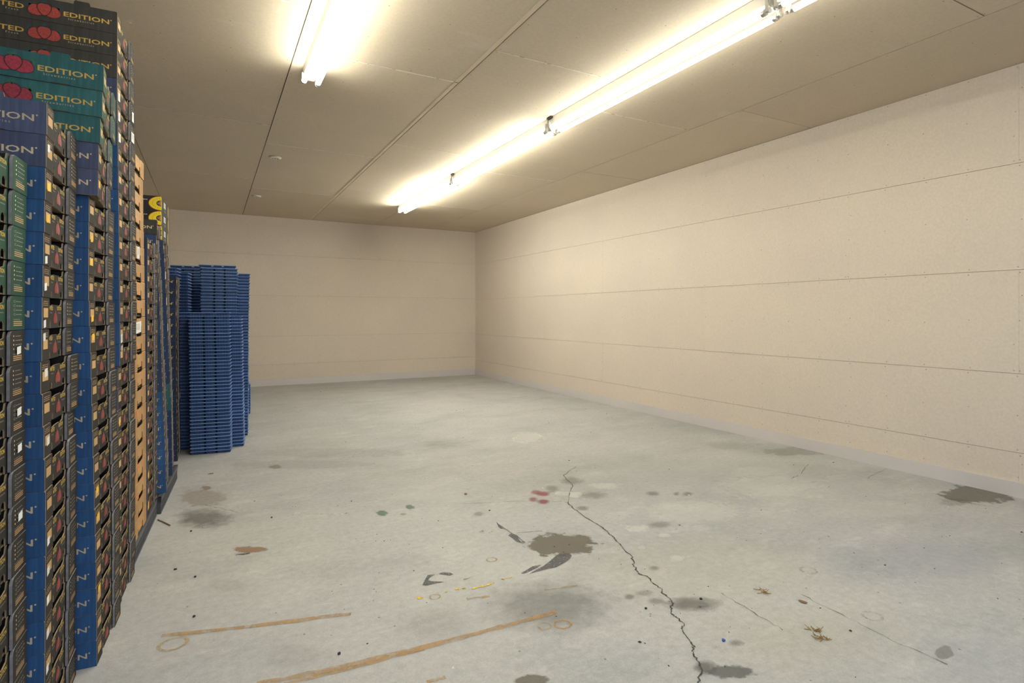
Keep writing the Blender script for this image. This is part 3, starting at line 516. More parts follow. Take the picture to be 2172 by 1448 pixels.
M_BACK = mat('joint_backing', (0.36, 0.30, 0.24), 0.9, 0.1, orand=0)  # wall backing slab, a darker tone seen through the board joints
M_GAP = mat('ceiling_joint', (0.10, 0.08, 0.06), 0.9, 0.1, orand=0)
M_FILLER = mat('joint_filler', (0.86, 0.80, 0.70), 0.8, 0.15, (20, 20, 20), orand=0)
M_SCREW = mat('screw_head', (0.12, 0.10, 0.08), 0.6, 0.2, orand=0)
M_CERAMIC = mat('detector_plastic', (0.62, 0.58, 0.50), 0.5, 0.05)
M_STRAW = mat('dry_straw', (0.30, 0.18, 0.05), 0.8, 0.3, (60, 60, 60))
M_DEBRIS = mat('dark_debris', (0.03, 0.032, 0.035), 0.8, 0.2)
M_TWIG = mat('twig', (0.22, 0.13, 0.08), 0.8, 0.2)
M_BLUEBIT = mat('blue_plastic_bit', (0.03, 0.09, 0.40), 0.4, 0.1)

def board_mat(name, col, warm, scuff=0.0, orand=0.012):
    m, nt, N, Lk, P = nodes_of(name)
    tc = N.new('ShaderNodeTexCoord')
    g = N.new('ShaderNodeNewGeometry')
    n1 = N.new('ShaderNodeTexNoise'); n1.inputs['Scale'].default_value = 0.9; n1.inputs['Detail'].default_value = 4
    n2 = N.new('ShaderNodeTexNoise'); n2.inputs['Scale'].default_value = 55; n2.inputs['Detail'].default_value = 6
    Lk.new(g.outputs['Position'], n1.inputs['Vector']); Lk.new(g.outputs['Position'], n2.inputs['Vector'])
    a = N.new('ShaderNodeMix'); a.data_type = 'RGBA'
    a.inputs[6].default_value = (*col, 1); a.inputs[7].default_value = (*warm, 1)
    r = N.new('ShaderNodeMapRange'); r.inputs[1].default_value = 0.35; r.inputs[2].default_value = 0.68
    Lk.new(n1.outputs['Fac'], r.inputs[0]); Lk.new(r.outputs[0], a.inputs[0])
    b = N.new('ShaderNodeMix'); b.data_type = 'RGBA'; b.blend_type = 'MULTIPLY'; b.inputs[0].default_value = 1
    r2 = N.new('ShaderNodeMapRange'); r2.inputs[1].default_value = 0.3; r2.inputs[2].default_value = 0.7; r2.inputs[3].default_value = 0.95; r2.inputs[4].default_value = 1.04
    Lk.new(n2.outputs['Fac'], r2.inputs[0]); Lk.new(a.outputs[2], b.inputs[6]); Lk.new(r2.outputs[0], b.inputs[7])
    oi = N.new('ShaderNodeObjectInfo')
    r3 = N.new('ShaderNodeMapRange'); r3.inputs[3].default_value = 1 - orand; r3.inputs[4].default_value = 1 + orand
    Lk.new(oi.outputs['Random'], r3.inputs[0])
    v = N.new('ShaderNodeVectorMath'); v.operation = 'SCALE'
    Lk.new(b.outputs[2], v.inputs[0]); Lk.new(r3.outputs[0], v.inputs['Scale'])
    out = v.outputs[0]
    if scuff:
        mp = N.new('ShaderNodeMapping'); mp.inputs['Scale'].default_value = (2.2, 4.6, 2.2); mp.inputs['Rotation'].default_value = (0, 0, 0.25)
        n3 = N.new('ShaderNodeTexNoise'); n3.inputs['Scale'].default_value = 0.75; n3.inputs['Detail'].default_value = 9; n3.inputs['Roughness'].default_value = 0.68
        Lk.new(g.outputs['Position'], mp.inputs['Vector']); Lk.new(mp.outputs[0], n3.inputs['Vector'])
        r4 = N.new('ShaderNodeMapRange'); r4.inputs[1].default_value = 0.60; r4.inputs[2].default_value = 0.70; r4.inputs[4].default_value = scuff
        Lk.new(n3.outputs['Fac'], r4.inputs[0])
        c = N.new('ShaderNodeMix'); c.data_type = 'RGBA'; c.inputs[7].default_value = (0.70, 0.63, 0.53, 1)
        Lk.new(r4.outputs[0], c.inputs[0]); Lk.new(out, c.inputs[6]); out = c.outputs[2]
    Lk.new(out, P.inputs['Base Color'])
    P.inputs['Roughness'].default_value = 0.75
    P.inputs['Specular IOR Level'].default_value = 0.25
    bp = N.new('ShaderNodeBump'); bp.inputs['Strength'].default_value = 0.12; bp.inputs['Distance'].default_value = 0.004
    Lk.new(n2.outputs['Fac'], bp.inputs['Height']); Lk.new(bp.outputs[0], P.inputs['Normal'])
    return m

M_WALL = board_mat('wall_board', (0.695, 0.615, 0.54), (0.725, 0.645, 0.55))
M_CEIL = board_mat('ceiling_board', (0.61, 0.525, 0.41), (0.65, 0.555, 0.43), 0.4, 0.035)
M_TAPE = mat('joint_tape', (0.68, 0.58, 0.45), 0.8, 0.08, (3, 3, 3), orand=0)

def floor_mat():
    m, nt, N, Lk, P = nodes_of('concrete')
    g = N.new('ShaderNodeNewGeometry')
    def noise(sc, det=5, rough=0.55, stretch=None):
        n = N.new('ShaderNodeTexNoise'); n.inputs['Scale'].default_value = sc
        n.inputs['Detail'].default_value = det; n.inputs['Roughness'].default_value = rough
        if stretch:
            mp = N.new('ShaderNodeMapping'); mp.inputs['Scale'].default_value = stretch
            Lk.new(g.outputs['Position'], mp.inputs['Vector']); Lk.new(mp.outputs[0], n.inputs['Vector'])
        else:
            Lk.new(g.outputs['Position'], n.inputs['Vector'])
        return n.outputs['Fac']
    def rng(s, a, b, c=0.0, d=1.0):
        r = N.new('ShaderNodeMapRange'); r.inputs[1].default_value = a; r.inputs[2].default_value = b
        r.inputs[3].default_value = c; r.inputs[4].default_value = d
        Lk.new(s, r.inputs[0]); return r.outputs[0]
    def mixc(f, a, b, mode='MIX'):
        x = N.new('ShaderNodeMix'); x.data_type = 'RGBA'; x.blend_type = mode
        if hasattr(f, 'links') or not isinstance(f, float): Lk.new(f, x.inputs[0])
        else: x.inputs[0].default_value = f
        for i, s in ((6, a), (7, b)):
            if isinstance(s, tuple): x.inputs[i].default_value = (*s, 1)
            else: Lk.new(s, x.inputs[i])
        return x.outputs[2]
    c = mixc(rng(noise(0.42, 3), 0.38, 0.62), (0.445, 0.455, 0.480), (0.505, 0.512, 0.51))
    c = mixc(rng(noise(1.1, 6, 0.6, (1, 1.6, 1)), 0.50, 0.70, 0, 0.7), c, (0.36, 0.386, 0.395))
    c = mixc(rng(noise(2.3, 8, 0.7, (0.8, 2.0, 1)), 0.53, 0.70, 0, 0.8), c, (0.57, 0.573, 0.57))
    c = mixc(rng(noise(9, 8, 0.7), 0.60, 0.78, 0, 0.5), c, (0.29, 0.275, 0.245))
    c = mixc(1.0, c, rng(noise(120, 4, 0.7), 0.3, 0.7, 0.88, 1.10), 'MULTIPLY')
    c = mixc(1.0, c, rng(noise(26, 6, 0.7), 0.3, 0.7, 0.86, 1.11), 'MULTIPLY')
    vo = N.new('ShaderNodeTexVoronoi'); vo.inputs['Scale'].default_value = 9.0
    Lk.new(g.outputs['Position'], vo.inputs['Vector'])
    sp = rng(vo.outputs['Distance'], 0.035, 0.06, 0.75, 0.0)
    c = mixc(sp, c, (0.13, 0.12, 0.105))
    Lk.new(c, P.inputs['Base Color'])
    Lk.new(rng(noise(3.0, 5), 0.3, 0.7, 0.50, 0.72), P.inputs['Roughness'])
    P.inputs['Specular IOR Level'].default_value = 0.35
    b = N.new('ShaderNodeBump'); b.inputs['Strength'].default_value = 0.15; b.inputs['Distance'].default_value = 0.004
    Lk.new(noise(70, 6, 0.7), b.inputs['Height']); Lk.new(b.outputs[0], P.inputs['Normal'])
    return m
M_FLOOR = floor_mat()

def stain_mat(name, col, edge=0.20, grain=3.0, paint=False):
    m, nt, N, Lk, P = nodes_of(name)
    tc = N.new('ShaderNodeTexCoord'); g = N.new('ShaderNodeNewGeometry')
    s = N.new('ShaderNodeVectorMath'); s.operation = 'SUBTRACT'; s.inputs[1].default_value = (0.5, 0.5, 0)
    Lk.new(tc.outputs['UV'], s.inputs[0])
    ln = N.new('ShaderNodeVectorMath'); ln.operation = 'LENGTH'; Lk.new(s.outputs[0], ln.inputs[0])
    nz = N.new('ShaderNodeTexNoise'); nz.inputs['Scale'].default_value = grain * 4; nz.inputs['Detail'].default_value = 6; nz.inputs['Roughness'].default_value = 0.62
    Lk.new(g.outputs['Position'], nz.inputs['Vector'])
    ma = N.new('ShaderNodeMath'); ma.operation = 'MULTIPLY_ADD'; ma.inputs[1].default_value = 0.55
    Lk.new(nz.outputs['Fac'], ma.inputs[0]); Lk.new(ln.outputs['Value'], ma.inputs[2])
    r = N.new('ShaderNodeMapRange'); r.inputs[1].default_value = 0.60 - edge / 2; r.inputs[2].default_value = 0.60 + edge / 2
    r.inputs[3].default_value = 1; r.inputs[4].default_value = 0
    Lk.new(ma.outputs[0], r.inputs[0])
    oi = N.new('ShaderNodeObjectInfo')
    al = N.new('ShaderNodeMath'); al.operation = 'MULTIPLY'
    Lk.new(r.outputs[0], al.inputs[0]); Lk.new(oi.outputs['Alpha'], al.inputs[1])
    Lk.new(al.outputs[0], P.inputs['Alpha'])
    P.inputs['Base Color'].default_value = (*col, 1)
    P.inputs['Roughness'].default_value = 0.6
    P.inputs['Specular IOR Level'].default_value = 0.3
    return m
STAIN = {
    'grey': stain_mat('stain_grey', (0.20, 0.20, 0.19), 0.30),
    'dark': stain_mat('stain_dark', (0.13, 0.135, 0.13), 0.12, 6),
    'umber': stain_mat('stain_umber', (0.185, 0.165, 0.125), 0.07, 2.6),
    'rust': stain_mat('stain_rust', (0.36, 0.22, 0.12), 0.12, 4),
    'red': stain_mat('stain_red', (0.34, 0.05, 0.08), 0.3, 2),
    'green': stain_mat('stain_green', (0.10, 0.24, 0.16), 0.1, 8),
    'white': stain_mat('stain_white', (0.97, 0.96, 0.93), 0.16, 5),
    'blue': stain_mat('stain_bluish', (0.56, 0.60, 0.68), 0.45, 1),
    'sand': stain_mat('stain_sand', (0.78, 0.74, 0.58), 0.45, 1),
}
def worn_paint(name, col, cover=0.5, sharp=0.1, sc=60, amax=1.0):
    m, nt, N, Lk, P = nodes_of(name)
    g = N.new('ShaderNodeNewGeometry')
    nz = N.new('ShaderNodeTexNoise'); nz.inputs['Scale'].default_value = sc; nz.inputs['Detail'].default_value = 6; nz.inputs['Roughness'].default_value = 0.65
    Lk.new(g.outputs['Position'], nz.inputs['Vector'])
    r = N.new('ShaderNodeMapRange'); r.inputs[1].default_value = cover - sharp; r.inputs[2].default_value = cover + sharp; r.inputs[4].default_value = amax
    Lk.new(nz.outputs['Fac'], r.inputs[0]); Lk.new(r.outputs[0], P.inputs['Alpha'])
    P.inputs['Base Color'].default_value = (*col, 1); P.inputs['Roughness'].default_value = 0.6
    return m
PAINT = {
    'orange': worn_paint('paint_orange', (0.54, 0.33, 0.13), 0.40, 0.22, 16, 0.66),
    'ochre': worn_paint('paint_ochre', (0.52, 0.38, 0.18), 0.44, 0.2, 16, 0.6),
    'yellow': worn_paint('paint_yellow', (0.85, 0.62, 0.03), 0.46, 0.05, 70),
    'white': worn_paint('paint_white', (0.68, 0.68, 0.66), 0.48, 0.06, 50),
    'grey': worn_paint('paint_grey', (0.25, 0.25, 0.22), 0.52, 0.12, 40, 0.4),
}
M_SCUFF = worn_paint('rubber_scuff', (0.095, 0.10, 0.105), 0.40, 0.12, 90, 0.85)
M_CRACK = worn_paint('crack_dark', (0.045, 0.04, 0.035), 0.38, 0.08, 30)  # flat dark strip standing in for the recessed crack
M_FINE = worn_paint('hairline_dark', (0.10, 0.09, 0.075), 0.47, 0.1, 12, 0.7)  # flat dark strips along the fine cracks

def emit_mat(k):
    m = bpy.data.materials.new('fluorescent_tube'); m.use_nodes = True
    nt = m.node_tree; nt.nodes.clear()
    e = nt.nodes.new('ShaderNodeEmission'); o = nt.nodes.new('ShaderNodeOutputMaterial')
    e.inputs['Color'].default_value = TUBE_COLOUR; e.inputs['Strength'].default_value = TUBE_STRENGTH * k
    nt.links.new(e.outputs[0], o.inputs['Surface'])
    return m

# ---------------------------------------------------------------- mesh helpers
def link(name, data, parent=None, loc=None, rz=0.0, **props):
    o = bpy.data.objects.new(name, data)
    COL.objects.link(o)
    if parent is not None: o.parent = parent
    if loc is not None: o.location = loc
    if rz: o.rotation_euler = (0, 0, rz)
    for k, v in props.items(): o[k] = v
    return o

class MB:
    """collects faces (with material slots) and turns them into one mesh"""
    def __init__(s): s.v = []; s.f = []; s.mi = []; s.mats = []
    def slot(s, m):
        if m not in s.mats: s.mats.append(m)
        return s.mats.index(m)
    def face(s, pts, m):
        b = len(s.v); s.v += [tuple(p) for p in pts]
        s.f.append(tuple(range(b, b + len(pts)))); s.mi.append(s.slot(m))
    def box(s, x0, x1, y0, y1, z0, z1, m, skip=''):
        b = len(s.v); i = s.slot(m)
        s.v += [(x, y, z) for z in (z0, z1) for y in (y0, y1) for x in (x0, x1)]
        for k, q in (('-z', (0, 2, 3, 1)), ('+z', (4, 5, 7, 6)), ('-y', (0, 1, 5, 4)), ('+y', (2, 6, 7, 3)), ('-x', (0, 4, 6, 2)), ('+x', (1, 3, 7, 5))):
            if k in skip: continue
            s.f.append(tuple(b + j for j in q)); s.mi.append(i)
    def prism(s, outline, fn, d0, d1, m_face, m_edge):
        """outline: counter-clockwise 2-D points; fn(a, b, d) -> xyz; d1 is the outer face"""
        n = len(outline); b = len(s.v)
        s.v += [fn(a, c, d1) for a, c in outline] + [fn(a, c, d0) for a, c in outline]
        s.f.append(tuple(range(b, b + n))); s.mi.append(s.slot(m_face))
        s.f.append(tuple(b + n + j for j in reversed(range(n)))); s.mi.append(s.slot(M_INNER if m_edge is M_EDGE or m_edge is M_EDGE_DAYLIT else m_face))
        e = s.slot(m_edge)
        for j in range(n):
            k = (j + 1) % n
            s.f.append((b + j, b + n + j, b + n + k, b + k)); s.mi.append(e)
    def cyl(s, p0, p1, r, m, n=12, r1=None, cap=True):
        p0 = Vector(p0); p1 = Vector(p1); ax = (p1 - p0).normalized()
        t = Vector((0, 0, 1)) if abs(ax.z) < 0.9 else Vector((1, 0, 0))
        u = ax.cross(t).normalized(); w = ax.cross(u)
        r1 = r if r1 is None else r1
        b = len(s.v); i = s.slot(m)
        for c, q in ((p0, r), (p1, r1)):
            for k in range(n):
                a = 2 * PI * k / n
                s.v.append(tuple(c + u * (math.cos(a) * q) + w * (math.sin(a) * q)))
        for k in range(n):
            j = (k + 1) % n
            s.f.append((b + k, b + j, b + n + j, b + n + k)); s.mi.append(i)
        if cap:
            s.f.append(tuple(b + k for k in reversed(range(n)))); s.mi.append(i)
            s.f.append(tuple(b + n + k for k in range(n))); s.mi.append(i)
    def mesh(s, name, smooth=False):
        me = bpy.data.meshes.new(name)
        me.from_pydata(s.v, [], s.f)
        for m in s.mats: me.materials.append(m)
        me.polygons.foreach_set('material_index', s.mi)
        if smooth: me.polygons.foreach_set('use_smooth', [True] * len(s.f))
        me.update()
        return me
    def obj(s, name, parent=None, loc=None, rz=0.0, smooth=False, **props):
        return link(name, s.mesh(name, smooth), parent, loc, rz, **props)

# ---------------------------------------------------------------- the room shell
fb = MB(); fb.face([(X_L, Y_F - 0.3, 0), (X_R, Y_F - 0.3, 0), (X_R, Y_B, 0), (X_L, Y_B, 0)], M_FLOOR)
fb.box(X_L, X_R, Y_F - 0.3, Y_B, -0.2, -0.001, M_FLOOR, skip='+z')
floor = fb.obj('floor', kind='structure', label='worn grey concrete floor with stains and a long crack')
gb = MB(); gb.box(X_L - 6, X_R + 6, Y_F - 14, Y_F - 0.3, -0.25, -0.03, mat('asphalt', (0.16, 0.16, 0.155), 0.8, 0.2, (6, 6, 6), orand=0))
gb.obj('ground', kind='structure', label='asphalt yard outside the open front of the store')

# ceiling: slab plus boards
cb = MB(); cb.box(X_L - 0.1, X_R + 0.1, Y_F - 0.1, Y_B + 0.1, ROOM_H + 0.0125, ROOM_H + 0.2, M_GAP)
ceiling = cb.obj('ceiling', kind='structure', label='low ceiling of brown plasterboard sheets')
SX = [X_L, -2.02, -0.735, 0.555, 1.845, 3.15, 4.46, X_R]
SY = [[1.2, 3.75, 6.3, 8.85, 11.4], [1.8, 4.4, 6.95, 9.5], [1.18, 3.74, 6.28, 8.86, 11.4], [1.8, 4.375, 6.95, 9.5], [1.15, 3.71, 6.3, 8.93, 11.5], [1.77, 4.345, 6.935, 9.5], [1.12, 3.685, 6.3, 8.9, 11.5]]
rng = random.Random(3)
screws = MB()
def disc(mb, c, u, v, r, m, n=6):
    c = Vector(c); u = Vector(u); v = Vector(v)
    mb.face([c + u * (r * math.cos(2 * PI * k / n)) + v * (r * math.sin(2 * PI * k / n)) for k in range(n)], m)
for k in range(len(SX) - 1):
    ys = [Y_F] + SY[k] + [Y_B]
    for a, b in zip(ys, ys[1:]):
        w = SX[k + 1] - SX[k]; d = b - a; g = 0.0036
        dz = rng.uniform(-0.0012, 0.0012)
        pb = MB(); pb.box(-w / 2 + g, w / 2 - g, -d / 2 + g, d / 2 - g, 0, 0.012, M_CEIL)
        pb.obj('ceiling_panel', ceiling, ((SX[k] + SX[k + 1]) / 2, (a + b) / 2, ROOM_H + dz))
        for fx in (0.03, w / 3, 2 * w / 3, w - 0.03):
            n = max(2, int(d / 0.42))
            for j in range(n + 1):
                x = SX[k] + fx + rng.uniform(-.012, .012); y = a + 0.03 + (d - 0.06) * j / n + rng.uniform(-.02, .02)
                disc(screws, (x, y, ROOM_H - 0.0016), (1, 0, 0), (0, -1, 0), 0.0045, M_SCREW)
screws.obj('screw_heads', ceiling, kind='stuff')
tb = MB(); tb.box(1.845 - 0.040, 1.845 - 0.006, 0.5, Y_B - 0.05, ROOM_H - 0.0022, ROOM_H - 0.0014, M_TAPE); tb.obj('joint_tape', ceiling)
for k in range(2, 6):
    for a in SY[k]:
        if a < 2: continue
        x0, x1 = SX[k] + 0.02, SX[k + 1] - 0.01
        if k == 3 and a < 5: x0 += 0.35
        fb_ = MB(); x = x0; r5 = random.Random(int(a * 100) + k)
        while x < x1:
            q = min(x + r5.uniform(0.1, 0.5), x1); w_ = r5.uniform(0.003, 0.0065); o_ = r5.uniform(-0.001, 0.001)
            fb_.box(x, q, a - w_ + o_, a + w_ + o_, ROOM_H - 0.0022, ROOM_H - 0.0013, M_FILLER); x = q + r5.uniform(0, 0.05)
        fb_.obj('joint_filler', ceiling)
def wall(name, label, along, pos, a0, a1, zs, joints, cols, inward, thick=0.15):
    """boards on a backing slab; along = 'x' or 'y'; pos = face coordinate; inward = +1/-1 room side"""
    s = MB(); p0, p1 = sorted((pos - inward * 0.0125, pos - inward * (0.0125 + thick)))
    if along == 'y': s.box(p0, p1, a0 - 0.1, a1 + 0.1, 0, ROOM_H + 0.0, M_BACK)
    else: s.box(a0, a1, p0, p1, 0, ROOM_H + 0.0, M_BACK)
    w = s.obj(name, kind='structure', label=label)
    sc = MB(); g = 0.0014
    for i, (z0, z1) in enumerate(zip(zs, zs[1:])):
        js = [a0] + joints[i % len(joints)] + [a1]
        for b0, b1 in zip(js, js[1:]):
            m = MB(); q0, q1 = sorted((pos, pos - inward * 0.012)); of = inward * rng.uniform(-0.0006, 0.0006)
            if along == 'y': m.box(q0 + of, q1 + of, b0 + 0.0003, b1 - 0.0003, z0 + g, z1 - g, M_WALL)
            else: m.box(b0 + 0.0003, b1 - 0.0003, q0 + of, q1 + of, z0 + g, z1 - g, M_WALL)
            m.obj('wall_panel', w)
        for c in cols:
            pts = [(c + rng.uniform(-.012, .012), z0 + 0.022), (c + rng.uniform(-.012, .012), z1 - 0.022), (c + rng.uniform(-.02, .02), (z0 + z1) / 2 + rng.uniform(-.03, .03))]
            if any(abs(c - j) < 0.1 for j in joints[i % len(joints)]):
                pts += [(c + 0.03, z0 + 0.022), (c + 0.03, z0 + (z1 - z0) * .28), (c - .02, z0 + (z1 - z0) * .75)]
            for a, z in pts:
                if along == 'y': disc(sc, (pos + inward * 0.001, a, z), (0, -inward, 0), (0, 0, 1), 0.0055, M_SCREWW)
                else: disc(sc, (a, pos + inward * 0.001, z), (-inward if inward > 0 else 1, 0, 0), (0, 0, 1), 0.0055, M_SCREWW)
    sc.obj('screw_heads', w, kind='stuff')
    return w
colsR = [1.0, 1.33, 1.66, 1.98, 2.31, 2.63, 2.95, 3.3, 3.61, 3.96, 4.28, 4.69, 5.13, 5.53, 5.96, 6.35, 6.74, 7.24, 7.7, 8.27, 8.62, 9.0, 9.4, 9.8, 10.2, 10.6, 11.0, 11.4, 11.8]
wall('wall_right', 'long beige board wall with horizontal joints', 'y', X_R, Y_F, Y_B, [0, 0.345, 0.96, 1.77, 2.60, ROOM_H], [[1.98, 5.13, 9.0], [3.3, 7.24], [1.98, 5.13, 9.0], [3.3, 7.24], [1.98, 5.13, 9.0]], colsR, -1)
colsB = [-0.64 + 0.433 * k for k in range(-5, 14)]
wall('wall_back', 'beige board end wall behind the blue trays', 'x', Y_B, X_L, X_R, [0, 0.425, 0.99, 1.80, 2.61, ROOM_H], [[0.66, 3.26], [1.95], [0.66, 3.26], [1.95], [0.66, 3.26]], colsB, -1)
lb = MB(); lb.box(X_L - 0.15, X_L, Y_F, Y_B, 0, ROOM_H, M_WALL)
lb.obj('wall_left', kind='structure', label='beige side wall hidden behind the carton stacks')
OX0, OX1, OZ = -2.7, 5.1, 3.0
wb = MB()
wb.box(X_L - 0.15, OX0, Y_F - 0.15, Y_F, 0, ROOM_H, M_WALL); wb.box(OX1, X_R + 0.15, Y_F - 0.15, Y_F, 0, ROOM_H, M_WALL)
wb.box(OX0, OX1, Y_F - 0.15, Y_F, OZ, ROOM_H, M_WALL)
wb.obj('wall_front', kind='structure', label='front wall with the wide open doorway behind the viewer')
bb = MB(); bb.box(X_L, X_R - 0.018, Y_B - 0.018, Y_B - 0.0008, 0.0, 0.135, M_BASEB); bb.obj('baseboard_back', kind='structure', label='white painted skirting along the end wall')
bb = MB(); bb.box(X_R - 0.018, X_R - 0.0008, Y_F, Y_B - 0.0008, 0.0, 0.115, M_BASEB); bb.obj('baseboard_right', kind='structure', label='white painted skirting along the long wall')

# ---------------------------------------------------------------- floor marks (flat, on the concrete)
def ribbon(pts, w, z, jitter=0.0, sub=1, wvar=0.0, seed=1):
    r = random.Random(seed); P = [Vector((a, b, 0)) for a, b in pts]; Q = []
    for a, b in zip(P, P[1:]):
        for k in range(sub):
            p = a.lerp(b, k / sub)
            if k and jitter: p += Vector((r.uniform(-1, 1), r.uniform(-1, 1), 0)) * jitter
            Q.append(p)
    Q.append(P[-1])
    vs_, fs = [], []
    for i, p in enumerate(Q):
        t = (Q[min(i + 1, len(Q) - 1)] - Q[max(i - 1, 0)]).normalized(); n = Vector((-t.y, t.x, 0))
        ww = w * (1 + r.uniform(-wvar, wvar)) / 2
        vs_ += [(p + n * ww + Vector((0, 0, z)))[:], (p - n * ww + Vector((0, 0, z)))[:]]
    fs = [(2 * i + 1, 2 * i + 3, 2 * i + 2, 2 * i) for i in range(len(Q) - 1)]
    return vs_, fs
def flat(name, vs_, fs, m, uv=None):
    me = bpy.data.meshes.new(name); me.from_pydata(vs_, [], fs); me.materials.append(m)
    if uv:
        l = me.uv_layers.new()
        for i, lp in enumerate(me.loops): l.data[i].uv = uv[lp.vertex_index]
    me.update()
    return link(name, me, floor)
zk = [0.0006]
def nz():
    zk[0] += 0.00002
    return zk[0]
for (cx, cy, ex, ey, fx, fy, col, al) in STAINS:
    c = Vector((cx, cy)); u = (Vector((ex, ey)) - c) * 1.55; v = (Vector((fx, fy)) - c) * 1.55
    z = nz()
    vs_ = [((c - u + v)[0], (c - u + v)[1], z), ((c + u + v)[0], (c + u + v)[1], z), ((c + u - v)[0], (c + u - v)[1], z), ((c - u - v)[0], (c - u - v)[1], z)]
    o = flat('stain', vs_, [(0, 1, 2, 3)], STAIN[col], [(0, 0), (1, 0), (1, 1), (0, 1)])
    o.color = (1, 1, 1, al * (0.72 if al > 0.71 else 0.55))
for i, (pts, w, col) in enumerate(LINES):
    v_, f_ = ribbon(pts, w, nz(), 0.004, 6, 0.25, i); flat('paint_line', v_, f_, PAINT[col])
for i, (cx, cy, r, col) in enumerate(RINGS):
    z = nz(); n = 28; v_ = []
    for k in range(n):
        a = 2 * PI * k / n
        for q in (r * 0.72, r): v_.append((cx + math.cos(a) * q, cy + math.sin(a) * q * 0.9, z))
    flat('paint_ring', v_, [(2 * k, 2 * k + 1, (2 * k + 3) % (2 * n), (2 * k + 2) % (2 * n)) for k in range(n)], PAINT[col])
for pts in MARKS:
    z = nz(); v_ = [(a, b, z) for a, b in pts]
    area = sum(a[0] * b[1] - b[0] * a[1] for a, b in zip(pts, pts[1:] + pts[:1]))
    f_ = tuple(range(len(v_)))
    flat('scuff_mark', v_, [f_ if area > 0 else f_[::-1]], M_SCUFF)
v_, f_ = ribbon(CRACK, 0.0055, nz(), 0.007, 5, 0.6, 9); flat('crack', v_, f_, M_CRACK)
for i, pts in enumerate(FINE):
    v_, f_ = ribbon(pts, 0.0045, nz(), 0.008, 6, 0.4, 20 + i); flat('hairline_crack', v_, f_, M_FINE)
gr = MB(); r_ = random.Random(11)
for k in range(900):
    d = 1.9 + 9 * r_.random() ** 1.6; x = r_.uniform(-0.1, 5.3); y = r_.uniform(1.2, 11.8)
    if (x < 0.45 and y < 9) or (x < 1.0 and y > 5): continue
    s = r_.uniform(0.002, 0.006) * (1.7 if r_.random() < 0.12 else 1)
    m = M_WHITE if r_.random() < 0.16 else (M_STRAW if r_.random() < 0.12 else M_DEBRIS)
    a = r_.uniform(0, PI); ca, sa = math.cos(a), math.sin(a); e = r_.uniform(0.4, 1)
    b = len(gr.v)
    gr.v += [(x + ca * s, y + sa * s, 0.001), (x - sa * s * e, y + ca * s * e, 0.001), (x - ca * s, y - sa * s, 0.001), (x + sa * s * e, y - ca * s * e, 0.001), (x, y, 0.001 + s * 0.6)]
    i_ = gr.slot(m)
    for q in ((0, 1, 4), (1, 2, 4), (2, 3, 4), (3, 0, 4)): gr.f.append(tuple(b + j for j in q)); gr.mi.append(i_)
gr.obj('floor_grit', kind='stuff', label='scattered crumbs of grit and paper specks on the concrete floor', category='grit')

# loose bits one could pick up
tw = MB()
for a, b in zip(STICK, STICK[1:]): tw.cyl((a[0], a[1], 0.004), (b[0], b[1], 0.004), 0.004, M_TWIG, 6)
tw.obj('twig', label='thin brown twig lying on the floor beside the black pallets', category='twig')
bit_lab = {'blue': ['small blue plastic chip on the floor right of the crack'],
           'straw': ['tuft of dry straw on the floor below the right wall', 'dark frayed scrap of dry plant on the right floor', 'pale curled scrap of dry plant on the right floor'],
           'leaf': ['small brown leaf on the far floor near the end wall', 'small dark leaf beside the white streaks on the middle floor', 'small brown crumb of leaf on the right floor near the straw tuft'],
           'dark': ['black crumb on the floor right of the twig', 'black pebble beside the oil stain near the crack', 'black crumb at the lower middle of the floor',
                    'black pebble on the floor in front of the carton stacks', 'dark green sliver on the left floor', 'dark fleck near the brown floor stain', 'dark sliver on the floor above the orange line', 'dark flattened leaf just above the orange line']}
cnt = {}
for (x, y, k) in BITS:
    i = cnt.get(k, 0); cnt[k] = i + 1
    rr = random.Random(int(x * 1000)); m = MB()
    if k == 'straw':
        for q in range(16):
            a = rr.uniform(0, 2 * PI); l = rr.uniform(0.012, 0.035); ox, oy = rr.uniform(-.025, .025), rr.uniform(-.012, .012)
            m.cyl((ox, oy, 0.003), (ox + math.cos(a) * l, oy + math.sin(a) * l, rr.uniform(0.002, 0.014)), 0.0016, M_STRAW, 4)
        nm, ct = 'straw_tuft', 'straw'
    elif k == 'leaf':
        n = 9; rim = [(0.022 * math.cos(2 * PI * q / n), 0.013 * math.sin(2 * PI * q / n), 0.002 + 0.006 * rr.random()) for q in range(n)]
        for q in range(n): m.face([rim[q], rim[(q + 1) % n], (0, 0, 0.009)], M_TWIG)
        m.box(-.008, .008, -.005, .005, 0.0008, 0.004, M_TWIG)
        nm, ct = 'dry_leaf', 'leaf'
    else:
        mm = M_BLUEBIT if k == 'blue' else M_DEBRIS; n = 7; s = 0.0072 if k == 'dark' else 0.010
        lo = [(s * math.cos(2 * PI * q / n) * rr.uniform(.7, 1.2), s * .8 * math.sin(2 * PI * q / n) * rr.uniform(.7, 1.2)) for q in range(n)]
        m.prism(lo, lambda a, b, d: (a, b, d), 0.0008, 0.007, mm, mm)
        nm, ct = ('plastic_chip', 'plastic chip') if k == 'blue' else ('floor_crumb', 'crumb')
    o = m.obj(nm, None, (x, y, 0), rr.uniform(0, 3)); o['label'] = bit_lab[k][i]; o['category'] = ct

